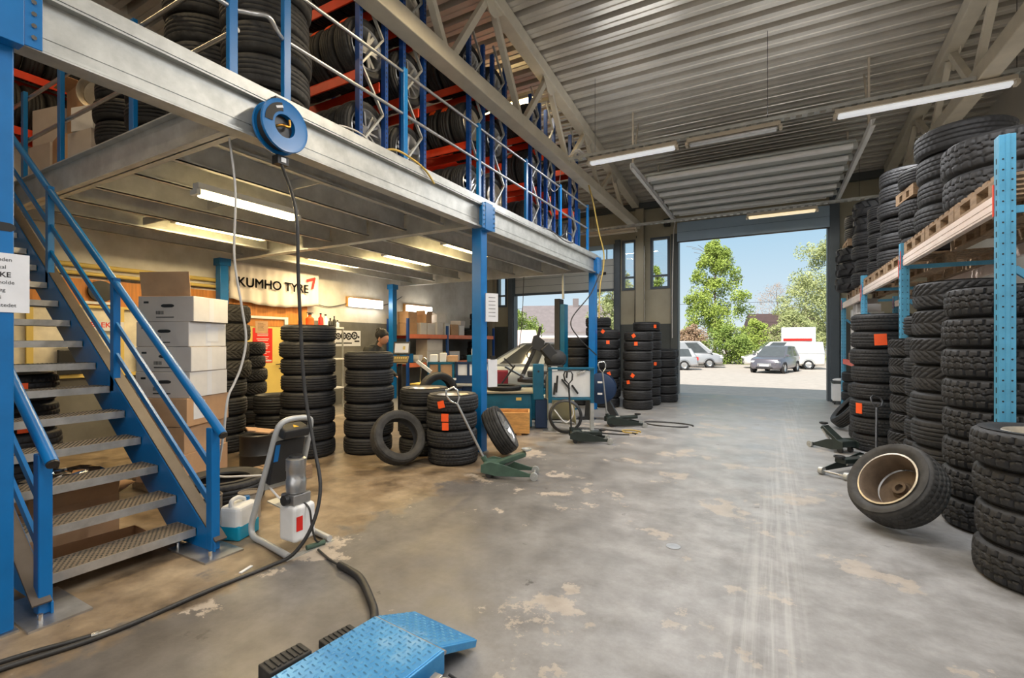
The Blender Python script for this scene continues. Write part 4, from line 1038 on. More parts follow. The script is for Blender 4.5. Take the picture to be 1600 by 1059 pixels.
# ---------------------------------------------------------------- sectional doors
dr = struct(MB().b2((-2.37, YD - .115, 4.36), (1.30, YD - .075, 4.90)).build('door_1', 'doorblue'))
MB().b2((-2.36, YD - .12, 4.33), (1.29, YD - .07, 4.358)).build('seal', 'black', dr)
MB().b2((-2.36, YD - .118, 4.62), (1.29, YD - .1155, 4.626)).build('panel_joint', 'frame', dr)
od = thing('overhead_door', 'raised sectional door lying under the roof above the open doorway', 'door', (-.5, 12, 4.9))
ya, yb, zo = 10.15, 13.75, 4.99
for k in range(6):
    y0 = ya + k * .60; MB().b2((-2.34, y0, zo), (1.30, y0 + .585, zo + .04)).build('panel', 'doorp', od, world=True)
    m = MB(); m.tube([(-2.3, y0 + .06, zo - .056), (1.26, y0 + .06, zo - .056)], .052, 10); m.build('stiffener', 'white', od, world=True, smooth=50)
    m = MB()
    for x in (-2.33, 1.23): m.b2((x, y0 + .03, zo - .10), (x + .10, y0 + .12, zo - .002))
    m.build('roller_hinge', 'galv', od, world=True)
m = MB(); m.b2((-2.2, yb - .25, zo - .07), (1.15, yb - .2, zo - .01)); m.build('edge_rail', 'white', od, world=True)
tk = thing('door_track', 'pair of white horizontal tracks carrying the raised door', 'track', (-.5, 12, 5))
for x in (-2.46, 1.38):
    m = MB(); m.b2((x, ya - .8, zo - .08), (x + .02, YD - .2, zo + .03)); m.b2((x, ya - .8, zo - .08), (x + .07, YD - .2, zo - .07)); m.b2((x, ya - .8, zo + .02), (x + .07, YD - .2, zo + .03))
    m.build('track', 'white', tk, world=True)
    for y in (ya - .6, 12.0):
        m = MB(); m.bar((x + .01, y, zo + .03), (x + .01, y, zr(y) - .005), .03, .03); m.bar((x + .01, y + .02, zo + .1), (x + .01, y + .45, zr(y + .45) - .01), .025, .025); m.build('hanger', 'fix', tk, world=True)
# left bay door, half lowered
d2 = struct(MB().b2((-7.72, YD + .03, 3.14), (-4.24, YD + .08, 4.06)).build('door_2', 'doorp'))
MB().b2((-7.72, YD + .025, 3.06), (-4.24, YD + .085, 3.138)).build('seal', 'frame', d2)
for z in (3.36, 3.6, 3.85): MB().b2((-7.72, YD + .026, z), (-4.24, YD + .0295, z + .01)).build('panel_joint', 'frame', d2)
MB().box((-4.62, YD + .026, 3.62), (.22, .007, .09)).build('grip', 'ink', d2)
MB().b2((-7.72, YD + .03, 4.06), (-4.24, YD + .06, 4.36)).build('window_strip', MT['glass'], d2)
MB().b2((-7.72, YD + .03, 4.361), (-4.24, YD + .08, 4.5)).build('top_panel', 'doorblue', d2)
for x in (-4.5, -4.28): MB().b2((x, YD + .01, 4.06), (x + .03, YD + .0295, 4.36)).build('strip_post', 'frame', d2)

# ---------------------------------------------------------------- ceiling cable trays and lamps
def tray(y, z, x0, x1, label):
    t = thing('cable_tray', label, 'cable tray', ((x0 + x1) / 2, y, z))
    m = MB()
    for s in (-.06, .06): m.b2((x0, y + s - .004, z), (x1, y + s + .004, z + .05))
    k = x0 + .1
    while k < x1: m.b2((k, y - .056, z + .002), (k + .07, y + .056, z + .008)); k += .15
    m.build('tray', 'galv', t, world=True)
    for x in ((x0 + .5, (x0 + x1) / 2, x1 - .5) if y < 10 else (x0 + .5, x1 - .5)):
        MB().tube([(x, y, z + .05), (x, y, zr(y) - .004)], .004, 5).build('hanger_wire', 'hose', t, world=True)
    return t
def batten(label, x, y, z, L, lens='tube_cool', along='X', hous='fix', group='ceiling batten lamps', reflect=True):
    t = thing('hanging_lamp', label, 'lamp', (x, y, z), 0 if along == 'X' else R(90), group)
    m = MB(); m.b2((-L / 2, -.05, .03), (L / 2, .05, .09)); m.b2((-L / 2, -.075, .02), (L / 2, .075, .029)); m.build('housing', hous, t, bevel=.004)
    MB().b2((-L / 2 + .04, -.06, -.035), (L / 2 - .04, .06, .019)).build('lens', lens, t, bevel=.02)
    for s in (-1, 1): MB().b2((s * L / 2 - .02, -.06, -.03), (s * L / 2 + .02, .06, .0195)).build('end_cap', hous, t)
    return t
def area(name, loc, sx, sy, power, col, rot=(0, 0, 0)):
    l = bpy.data.lights.new(name, 'AREA'); l.shape = 'RECTANGLE'; l.size = sx; l.size_y = sy; l.energy = power; l.color = col
    o = bpy.data.objects.new(name, l); COL.objects.link(o); o.location = loc; o.rotation_euler = rot; return o
COOL = (.985, .985, 1.)
TR = [(8.25, 4.84, 'near cable tray hanging across the hall with batten lamps under it'), (12.85, 4.62, 'far cable tray crossing just in front of the raised door')]
tray(8.25, 4.84, -3.3, 3.2, TR[0][2]); tray(12.85, 4.62, -4.9, 2.2, TR[1][2])
batten('lit white batten lamp under the near tray beside the left truss', -2.15, 8.25, 4.73, 1.55)
batten('bare dark batten lamp in the middle of the near tray', -.55, 8.25, 4.73, 1.35, 'steel')
batten('long white batten lamp at the right end of the near tray', 1.75, 8.25, 4.73, 1.9)
batten('unlit batten lamp hanging below the far tray beside the window column', -3.9, 12.85, 4.50, 1.4, 'fix')
batten('amber batten lamp under the far tray above the open doorway', .2, 12.85, 4.50, 1.45, 'tube_am')
for i, (x, y) in enumerate([(-2.15, 8.25), (-.55, 8.25), (1.75, 8.25)]): area('batten_and_fill_light', (x, y, 4.68), 1.4, .12, 95, COOL)
area('batten_and_fill_light', (.2, 12.85, 4.46), 1.3, .12, 26, (1, .85, .6)); area('batten_and_fill_light', (-3.9, 12.85, 4.46), 1.3, .12, 16, COOL)
# unseen fill lights added overhead and behind the camera, without fixtures
for yy in (4.0, .2, -3.6):
    for x in (-2.0, -.3, 1.7):
        if yy < 3: batten('batten lamp of the hall ceiling behind the photographer', x, yy, 5.1, 1.5) if False else None
        area('batten_and_fill_light', (x, yy, 5.0), 1.4, .14, (60 if x < -1 else 80) if yy > 3 else 58 if x > -1 else 22, (1, .78, .46) if x < -1 else COOL)
for x, y in ((-2.15, 8.25), (.4, 8.25), (-1.2, 4.0), (1.0, 4.0), (-1.0, .2)): area('batten_and_fill_light', (x, y, 4.96), 1.4, .12, 9, COOL, (PI, 0, 0))  # added upward lights that brighten the roof sheet
# added fill from the unseen rear of the hall, where the wall is solid
area('rear_fill_light', (-.8, YB + .3, 2.6), 5.0, 3.4, 80, (.95, .97, 1.), (R(90), 0, 0))
# under the mezzanine
WARM = (1, .77, .43)
ml = [(-4.93, 3.13, 1.12, 'lit warm batten lamp under the mezzanine above the hydraulic cart'), (-7.3, 4.2, 1.35, 'warm batten lamp under the mezzanine near the wall, behind the stairs'), (-4.9, 7.2, 1.35, 'warm batten lamp under the second mezzanine bay near the railing side'), (-6.55, 7.5, 1.35, 'warm batten lamp under the middle of the second mezzanine bay'), (-8.1, 7.0, 1.35, 'warm batten lamp under the second mezzanine bay near the wall')]
for x, y, L, lab in ml:
    zz_ = 2.94 if L < 1.2 else 3.17; batten(lab, x, y, zz_, L, 'tube_warm', 'Y', 'white', 'warm battens under the mezzanine'); area('mezzanine_light', (x, y, zz_ - .05), .12, L * .9, 56, WARM)
    area('mezzanine_uplight', (x, y, 3.05), .05, L * .9, 6, (1, .82, .45), (PI, 0, 0)) if False else None
# lamps above the racks on the mezzanine
batten('glowing tube above the racks seen between the truss struts', -4.45, 7.80, 5.93, 1.5, 'tube_warm', 'X', 'fix', 'tubes above the mezzanine racks')
area('rack_light', (-4.45, 7.80, 5.88), 1.3, .1, 30, (1, .82, .55)); area('rack_light', (-6.6, 2.0, 6.2), 1.3, .1, 26, (1, .70, .36)); area('rack_light', (-4.4, 1.0, 6.4), 1.3, .1, 30, (1, .78, .48))
# lamps on the left wall
for (y, z, L, lab) in ((8.70, 2.47, 1.15, 'rectangular white wall lamp nearest the banner'), (10.75, 2.44, 1.15, 'rectangular white wall lamp above the boxes on the shelf')):
    t = thing('wall_lamp', lab, 'lamp', (XL + .002, y, z), 0, 'white wall lamps on the left wall')
    MB().b2((0, -L / 2, -.12), (.05, L / 2, .12)).build('back_box', 'crate', t); MB().b2((.051, -L / 2 + .03, -.13), (.13, L / 2, .09)).build('lens', 'tube_wall', t, bevel=.02)
    area('wall_lamp_light', (XL + .16, y, z - .03), .2, L * .9, 15, (1, .94, .82), (0, R(90), 0))
# switch box with hanging motor at the door
t = thing('door_motor_mount', 'small dark door motor at the top corner of the open doorway', 'motor', (-2.64, YD - .095, 4.95))
MB().b2((-.1, -.09, -.12), (.08, .06, .1)).build('housing', 'dgreen', t, bevel=.02); MB().cyl((-.02, -.16, -.03), (-.02, -.091, -.03), .05, 12).build('shaft', 'black', t)
# loose wires coiled on the truss
m = MB()
for k in range(5): m.tube([(-3.42 + .02 * k + .14 * math.cos(a) * (1 - .1 * k), 8.6 + .12 * k + .16 * math.sin(a), 5.08 + .05 * k + .05 * math.cos(2 * a + k)) for a in [2 * PI * i / 16 for i in range(16)]], .006, 5, closed=True)
tag(m.build('wire_coil', 'hose_w', smooth=60), 'loose coil of pale wire lying on the lower chord of the mezzanine truss', 'wire')
tag(MB().tube(arc([(-3.58, 8.0, 4.8), (-3.585, 7.9, 4.5), (-3.58, 8.1, 4.3), (-3.585, 8.4, 4.45), (-3.58, 8.5, 4.8)]), .006, 5).build('hanging_wire_loop', 'hose_w', smooth=60), 'pale wire loop hanging below the truss over the racks', 'wire')

# ---------------------------------------------------------------- sky and sun
wd = bpy.data.worlds.new('sky'); SC.world = wd; wd.use_nodes = True; nt = wd.node_tree; nt.nodes.clear()
o = nd(nt, 'ShaderNodeOutputWorld'); bg = nd(nt, 'ShaderNodeBackground'); tc = nd(nt, 'ShaderNodeTexCoord'); sp = nd(nt, 'ShaderNodeSeparateXYZ')
lk(nt, tc.outputs['Generated'], sp.inputs[0])
r = ramp(nt, [(0, srgb(230, 240, 244)), (.05, srgb(218, 236, 246)), (.24, srgb(168, 210, 238)), (.42, srgb(176, 208, 230)), (1, srgb(206, 214, 222))])
lk(nt, sp.outputs[2], r.inputs[0]); lk(nt, r.outputs[0], bg.inputs[0]); bg.inputs[1].default_value = 1.0; lk(nt, bg.outputs[0], o.inputs[0])
sl_ = bpy.data.lights.new('sun', 'SUN'); sl_.energy = 6.2; sl_.angle = R(.6); sl_.color = (1, .95, .86); so_ = bpy.data.objects.new('sun', sl_); COL.objects.link(so_)
so_.rotation_euler = (R(46), 0, R(-12))
SC.view_settings.view_transform = 'Standard'; SC.view_settings.look = 'None'; SC.view_settings.exposure = 0.0; SC.view_settings.gamma = 1.0; SC.view_settings.use_curve_mapping = False
SC.cycles.max_bounces = 8; SC.cycles.diffuse_bounces = 4; SC.cycles.sample_clamp_indirect = 6; SC.cycles.use_denoising = True; SC.cycles.transparent_max_bounces = 12
# ---------------------------------------------------------------- front: hydraulic cart
ct = thing('hydraulic_cart', 'grey tubular frame cart with silver pump motor and white oil tank by the stairs', 'cart', (-3.1, 2.33, 0))
yl, yr_ = 2.14, 2.52
m = MB(); m.tube(arc([(-2.86, yl - .06, .025), (-3.2, yl, .025), (-3.36, yl + .02, .03), (-3.41, yl + .03, .09), (-3.38, yl + .04, .22), (-3.24, yl + .06, .62), (-3.18, yl + .07, .80), (-3.15, yl + .10, .88), (-3.14, (yl + yr_) / 2, .90), (-3.15, yr_ - .05, .88), (-3.18, yr_ - .02, .80), (-3.24, yr_ - .01, .62), (-3.38, yr_ - .0, .22), (-3.41, yr_ - .0, .09), (-3.36, yr_ - .01, .03), (-3.2, yr_ - .04, .025), (-2.86, yr_ - .10, .025)], 6), .022, 10)
m.build('tube_frame', 'cart_grey', ct, world=True, smooth=60)
MB().b2((-2.90, yl - .08, .0005), (-2.85, yr_ - .06, .0025)).build('foot_bar', 'galv', ct, world=True)
MB().bar((-3.195, yl + .06, .76), (-3.195, yr_ - .02, .76), .02, .05).build('cross_plate', 'galv', ct, world=True)
MB().bar((-3.30, yl + .06, .40), (-3.30, yr_ - .02, .40), .02, .05).build('cross_plate', 'galv', ct, world=True)
cbx = MB(); cbx.box((0, 0, 0), (.07, .25, .34)); cb_ = cbx.build('control_box', 'black', ct, bevel=.008); cb_.matrix_basis = Matrix.Translation((-.145, .0, .585)) @ Matrix.Rotation(R(14), 4, 'Y')
tb = MB().box((0, 0, 0), (.13, .22, .07)).build('box_cover', 'black', ct, bevel=.012); tb.matrix_basis = Matrix.Translation((-.06, 0, .81)) @ Matrix.Rotation(R(18), 4, 'Y')
wt = MB().prism([(-.022, -.018), (.022, -.018), (0, .024)], .002, frame_mx((0.005, .01, .037), (0, 1, 0), (-1, 0, 0))).build('warning_triangle', P('warning_yellow', srgb(250, 190, 20), .5), tb)
MB().box((.0365, -.105, .08), (.003, .035, .13)).build('blue_label', 'blue', cb_)
mo = MB(); mx_ = Matrix.Translation((.13, -.11, 0)); mo.lathe([(.003, .41), (.066, .41), (.068, .45), (.068, .50), (.064, .505), (.064, .56), (.067, .565), (.067, .645), (.055, .655), (.003, .656)], 28, mx_); mo.build('pump_motor', 'steel', ct, smooth=40)
MB().lathe([(.003, .657), (.050, .657), (.046, .67), (.003, .67)], 24, mx_).build('motor_cap', 'black', ct, smooth=40)
pb = MB(); pb.b2((.06, -.18, .335), (.20, -.04, .405)); pb.cyl((.13, -.039, .37), (.13, .0, .37), .022, 10); pb.build('valve_block', 'steel', ct, bevel=.006)
MB().cyl((.13, -.21, .37), (.13, -.181, .37), .036, 14).build('valve_knob', 'black', ct)
tkk = MB(); tkk.b2((.045, -.19, .075), (.22, -.01, .332)); tkk.build('oil_tank', 'white', ct, bevel=.03, seg=4)
MB().b2((.2205, -.175, .16), (.222, -.125, .26)).build('red_label', 'red', ct)
MB().tube(arc([(-.20, -.1, .40), (-.10, -.06, .30), (.05, -.10, .36)], 8), .008, 6).build('thin_tube', 'hose_w', ct, smooth=60)
MB().bar((-.22, -.02, .28), (.08, -.0, .22), .16, .008).build('tray_plate', 'galv', ct)
MB().tube(arc([(.16, -.09, .34), (.245, -.09, .30), (.25, -.07, .16), (.245, -.03, .05), (.22, .06, .025)], 8), .007, 6).build('thin_hose', 'hose', ct, smooth=60)
gl = MB(); gl.cyl((.215, -.09, .018), (.245, .04, .018), .018, 10); gl.build('green_coupling', MT['green'], ct)

# hose reel on the beam
hx, hy, hz = MX + .075, 2.31, 3.10
rmx = frame_mx((hx, hy, hz), (0, 1, 0), (0, 0, 1)) @ Matrix.Rotation(R(0), 4, 'X')
rel = thing('hose_reel', 'round blue hose reel bolted to the mezzanine edge beam', 'hose reel', (hx, hy, hz))
h = MB()
for z in (0, .10): h.lathe([(.085, z), (.10, z + .002), (.175, z + .004), (.19, z - .004), (.195, z + .01), (.19, z + .02), (.172, z + .014), (.10, z + .012), (.085, z + .01)], 40, rmx, closed=True)
h.lathe([(.085, .0), (.085, .11), (.10, .11), (.10, .0)], 40, rmx, closed=True); h.build('drum', MT['blue'], rel, world=True, smooth=40)
h = MB(); h.lathe([(.12, .015), (.165, .016), (.165, .095), (.12, .096)], 40, rmx, closed=True); h.build('wound_hose', 'hose', rel, world=True, smooth=40)
h = MB(); h.lathe([(.003, .02), (.084, .02), (.084, .07), (.003, .07)], 30, rmx); h.build('hub', 'black', rel, world=True, smooth=40)
h = MB(); h.tube(arc([rmx @ V(p) for p in ((-.05, -.01, .075), (-.02, .0, .11), (.02, .0, .115), (.04, .02, .11), (.035, .06, .11))], 6), .010, 8); h.build('brass_swivel', P('brass', srgb(196, 140, 60), .3, .9, .1), rel, world=True, smooth=60)
h = MB(); h.add([], []); 
for k in range(10):
    a0, a1 = R(100 + k * 8), R(108 + k * 8); h.add([(r_ * math.cos(a), r_ * math.sin(a), .1155) for r_ in (.105, .165) for a in (a0, a1)] + [(r_ * math.cos(a), r_ * math.sin(a), .117) for r_ in (.105, .165) for a in (a0, a1)], [(0, 1, 3, 2), (4, 6, 7, 5), (0, 4, 5, 1), (2, 3, 7, 6), (0, 2, 6, 4), (1, 5, 7, 3)], rmx)
h.build('black_label', 'ink', rel, world=True)
lm = MB(); lm.box((0, 0, 0), (.06, .016, .002)); lo_ = lm.build('white_print', 'paper', rel); lo_.matrix_basis = WM(rel).inverted() @ rmx @ Matrix.Translation((-.05, .125, .1185)) @ Matrix.Rotation(R(25), 4, 'Z')
h = MB(); h.b2((MX + .058, hy - .03, hz + .2), (MX + .12, hy + .06, hz + .235)); h.build('bracket', 'black', rel, world=True); MB().b2((MX + .058, hy - .02, hz - .27), (MX + .13, hy + .07, hz - .205)).build('bracket', 'black', rel, world=True)
MB().b2((MX + .1305, hy + .005, hz - .255), (MX + .135, hy + .045, hz - .22)).build('roller_guide', 'white', rel, world=True)
# hoses
def hose(name, label, pts, r, mat, n=8, cat='hose'):
    return tag(MB().tube(arc(pts, n), r, 8).build(name, mat, smooth=60), label, cat)
hose('air_hose', 'black air hose dropping from the blue reel and snaking across the floor', [(-3.28, 2.33, 2.82), (-3.04, 2.27, 2.43), (-3.02, 2.28, 1.87), (-2.975, 2.29, 1.17), (-2.86, 2.28, .75), (-2.74, 2.24, .47), (-2.72, 2.16, .24), (-2.78, 2.06, .07), (-2.87, 1.93, .0135), (-2.90, 1.595, .0135), (-2.915, 1.1, .0135), (-3.02, .74, .0135), (-3.1, .3, .0135)], .0125, 'hose', 10)
ah = thing('air_hose_end', 'black hose end with a chrome coupling lying on the floor by the near post', 'hose', (-2.98, .95, 0))
MB().tube(arc([(-3.13, .62, .0125), (-3.06, .85, .0125), (-3.0, .98, .0125), (-2.965, 1.06, .0125)], 8), .0115, 8).build('hose', 'hose', ah, world=True, smooth=60)
m = MB(); m.cyl((-2.965, 1.06, .0135), (-2.955, 1.085, .0135), .0135, 10); m.cyl((-2.955, 1.085, .0135), (-2.942, 1.13, .0135), .009, 10); m.cyl((-2.952, 1.095, .0135), (-2.948, 1.108, .0135), .0125, 10); m.build('coupling', 'chrome', ah, world=True)
hs = thing('hydraulic_line', 'black hydraulic line in a ribbed sleeve running from the cart to the blue ramp', 'hose', (-2.3, 2.1, 0))
MB().tube(arc([(-2.80, 2.27, .012), (-2.62, 2.21, .010), (-2.47, 2.165, .02)], 6), .008, 6).build('line', 'hose', hs, world=True, smooth=60)
pts = arc([(-2.47, 2.165, .024), (-2.36, 2.145, .024), (-2.24, 2.115, .024), (-2.12, 2.05, .024), (-2.0, 1.97, .024), (-1.90, 1.90, .024), (-1.83, 1.835, .03), (-1.78, 1.78, .05)], 14)
MB().tube(pts, [.0205 + .0022 * (i % 2) for i in range(len(pts))], 10).build('ribbed_sleeve', 'hose', hs, world=True, smooth=60)
hose('pale_cable', 'pale cable hanging from the mezzanine beam in front of the stacked boxes', [(-3.53, 2.076, 2.985), (-3.5, 2.104, 2.59), (-3.5, 2.095, 2.112), (-3.5, 2.15, 1.75), (-3.5, 2.185, 1.5), (-3.5, 2.15, 1.30), (-3.49, 2.09, 1.17), (-3.48, 2.035, 1.06), (-3.49, 2.01, .8), (-3.52, 2.0, .62), (-3.56, 2.0, .50), (-3.7, 2.3, .40), (-3.66, 2.66, .34), (-3.46, 2.66, .42)], .0085, 'hose_w')
hose('yellow_cable', 'yellow cable curling over the deck edge at the foot of a railing post', [(-3.58, 3.55, ZD + .02), (-3.42, 3.70, ZD + .085), (-3.36, 3.92, ZD + .05), (-3.325, 4.10, ZD - .02), (-3.325, 4.25, ZD - .12)], .011, 'hose_y')
hose('pale_tube', 'pale thin tube lying in a bow on the deck edge before the second rack', [(-3.47, 2.98, ZD + .02), (-3.46, 3.05, ZD + .08), (-3.46, 3.3, ZD + .10), (-3.47, 3.50, ZD + .02)], .009, 'hose_w')
hose('yellow_hose', 'yellow-green hose hanging from the truss down the last mezzanine post', [(-3.42, 9.65, 4.83), (-3.36, 9.75, 4.5), (-3.30, 9.95, 3.9), (-3.24, 10.12, 3.45), (-3.25, 10.12, 3.1), (-3.30, 10.05, 2.7), (-3.30, 9.98, 2.0)], .016, 'hose_y')
hose('black_hose', 'black hose bowing out beside the last mezzanine post', [(-3.22, 9.85, 3.0), (-3.4, 9.7, 2.5), (-3.70, 9.36, 1.95), (-3.60, 9.46, 1.6), (-3.30, 9.80, 1.2)], .013, 'hose')
hose('thin_line', 'thin line hanging from the mezzanine in front of the left bay door', [(-5.0, 9.7, 2.98), (-5.05, 9.7, 2.0), (-5.12, 9.7, 1.35)], .008, 'hose')
hose('black_cable', 'black cable looped over the white deck edge near the last railing posts', [(-3.40, 7.2, ZD + .02), (-3.34, 7.5, ZD + .03), (-3.29, 8.0, ZD - .06), (-3.29, 8.4, ZD - .02), (-3.34, 8.5, ZD + .12), (-3.38, 8.36, ZD + .17), (-3.39, 8.05, ZD + .04)], .010, 'hose')

# canisters, paint tins under the stair
cn = thing('washer_fluid_canister', 'white plastic canister half full of blue washer fluid beside the stair foot', 'canister', (-3.56, 2.17, 0), R(20))
MB().b2((-.0865, -.1115, .001), (.0865, .1115, .11)).build('fluid', 'fluid', cn, bevel=.012, seg=3)
MB().b2((-.085, -.11, .03), (.085, .11, .25)).build('jug', 'white', cn, bevel=.03, seg=3)
MB().tube(arc([(0, -.085, .243), (0, -.08, .285), (0, -.02, .295), (0, .05, .265), (0, .06, .245)], 6), .016, 8).build('handle', 'white', cn, smooth=60)
MB().cyl((0, .075, .25), (0, .075, .275), .025, 14).build('cap', 'blue', cn)
for i, (x, y, hh, rr, lab) in enumerate([(-4.0, 2.18, .22, .10, 'silver paint tin with a grimy lid behind the stair stringer'), (-3.86, 2.44, .20, .085, 'small silver tin beside the white canister')]):
    t = thing('paint_tin', lab, 'tin', (x, y, 0.002)); MB().cyl((0, 0, 0), (0, 0, hh), rr, 24).build('can', 'steel', t, smooth=40); MB().lathe([(.003, hh + .004), (rr - .012, hh + .004), (rr - .008, hh + .014), (rr + .003, hh + .014), (rr + .003, hh + .001)], 24).build('lid', P('grimy_lid', (.16, .13, .10), .7), t)
stack(-4.10, 2.86, .002, 1, ('fine', .72, .26, .44), 'single tyre lying flat behind the stair foot') if False else None
tyre('large tyre lying flat on the floor behind the stair handrail post', tm('rib', .70, .24, .44), (-4.45, 2.56, .002), (0, 0, 0), None, ('rib', .70, .24, .44))
pallet('flat pallet on the floor behind the lying tyre', -4.62, 3.24, .001, .5, .44)
dm_ = thing('oil_drum', 'black steel drum with rags on top between the boxes and the cart', 'drum', (-5.22, 3.42, 0.002)); d_ = MB(); d_.lathe([(.003, 0), (.20, 0), (.205, .01), (.205, .18), (.212, .19), (.205, .2), (.205, .40), (.212, .41), (.2, .42), (.195, .405), (.003, .405)], 32); d_.build('barrel', MT['black'], dm_, smooth=35)
r_ = MB(); r_.box((.03, .02, .44), (.22, .14, .025), (.1, .1, .5)); r_.box((-.06, -.05, .46), (.16, .12, .02), (-.15, .1, -.4)); r_.build('rag', 'card', dm_, bevel=.008)
# things stored under the stairs
box_open('cardboard_box', 'brown carton with open flaps under the middle stair treads', (-4.62, 1.47, .003), (.40, .55, .30), .1, 'card')
box_open('cardboard_box', 'flattened brown carton under the lowest stair treads', (-4.05, 1.47, .003), (.30, .56, .10), -.05, 'card', 0, False)
t = thing('foil_bag', 'crinkled silver foil bag on top of the carton under the stairs', 'bag', (-4.6, 1.50, .42)); m = MB(); m.sphere((0, 0, .05), .2, 8, (.8, 1.2, .3)); o_ = m.build('bag', 'chrome', t)
for v_ in o_.data.vertices: v_.co += V((rnd.uniform(-.02, .02), rnd.uniform(-.02, .02), rnd.uniform(-.012, .012)))
S_un = ('fine', .68, .24, .42)
us = stack(-5.65, 1.45, .002, 5, S_un, 'the dark stack standing under the stairs', stk={0: [(CAMDIR(-5.65, 1.45) + .25, .5, 0, .10, .10)], 1: [(CAMDIR(-5.65, 1.45) + .3, .2, 0)]})
cabn = thing('yellow_cabinet', 'pale yellow wooden cabinet against the wall behind the upper stairs', 'cabinet', (-8.6, .95, 0)); MB().b2((-.35, -.7, .05), (.35, .7, 1.75)).build('body', 'cream', cabn, bevel=.01)
for s in (-.35, .35): MB().b2((.351, s - .33, .1), (.37, s + .33, 1.7)).build('door', 'cream', cabn, bevel=.006)
MB().b2((.3705, -.05, .9), (.378, .03, .94)).build('lock', 'ink', cabn)

# boxes stacked behind the stair rail (white upper, brown lower)
def closed_box(name, label, c, d, rz, mat, side=None, group=None, holes=True, marks=True):
    t = thing(name, label, 'box', c, rz, group); x, y, z = d[0] / 2, d[1] / 2, d[2]
    MB().b2((-x, -y, 0), (x, y, z)).build('carton', mat, t, bevel=.003)
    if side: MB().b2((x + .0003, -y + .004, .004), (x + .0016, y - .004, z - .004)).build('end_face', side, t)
    if holes:
        MB().prism([(.04 * math.cos(a) + (.03 if math.cos(a) > 0 else -.03), .017 * math.sin(a)) for a in [2 * PI * i / 16 for i in range(16)]], .002, frame_mx((.02, -y - .0009, z * .62), (1, 0, 0), (0, 0, 1))).build('hand_hole', 'ink', t)
    if marks:
        mm = MB()
        for k in range(7): mm.b2((-x * .35 + k * .012, -y - .0014, z * .28), (-x * .35 + k * .012 + .006, -y - .0004, z * .42))
        mm.build('barcode', 'ink', t); MB().b2((-x * .35, -y - .0014, z * .15), (x * .3, -y - .0004, z * .19)).build('print_line', 'ink', t); MB().b2((-x * .8, -y - .0014, z * .72), (-x * .62, -y - .0004, z * .8)).build('printed_mark', 'ink', t)
        MB().b2((x + .0018, -.035, z * .02), (x + .0024, .035, z * .98)).build('tape', 'paper', t)
    return t
bx0, by0 = -5.36, 2.68; z = .10
tag(MB().b2((bx0 - .32, by0 - .32, .002), (bx0 + .30, by0 + .32, .098)).build('wooden_board', 'wood'), 'low wooden base under the tall stack of boxes by the stairs', 'pallet')
labs = ['bottom brown carton of the tall box stack beside the stairs', 'second brown carton from the floor in the tall box stack', 'third brown carton from the floor, with a white delivery note', 'lowest white carton of the tall box stack', 'white carton with a hand hole, second white one from below', 'third white carton from below in the tall stack', 'topmost closed white carton with printed marks']
dims = [(.50, .62, .275, 'card', None), (.50, .60, .265, 'card', None), (.54, .62, .275, 'card', None), (.56, .55, .255, 'card_g', 'card_w'), (.56, .53, .245, 'card_g', 'card_w'), (.56, .52, .245, 'card_g', 'card_w'), (.58, .50, .25, 'card_g', 'card_w')]  # white cartons: grey sides and white ends put shade into the colour
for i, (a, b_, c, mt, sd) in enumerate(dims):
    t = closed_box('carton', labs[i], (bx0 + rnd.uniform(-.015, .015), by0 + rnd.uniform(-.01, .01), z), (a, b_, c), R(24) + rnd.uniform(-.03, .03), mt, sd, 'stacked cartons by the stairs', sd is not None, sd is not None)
    if i == 2: MB().b2((a / 2 + .0005, -.22, .06), (a / 2 + .002, -.06, .24)).build('delivery_note', 'paper', t)
    if i == 5: MB().b2((a / 2 + .0026, -.02, .05), (a / 2 + .004, .14, .2)).build('sticky_pouch', 'paper', t)
    if i == 6:
        MB().box((-.03, -b_ / 2 + .03, c + .125), (a - .07, .005, .24), (.12, 0, .03)).build('flap', 'card', t)
    z += c + .003

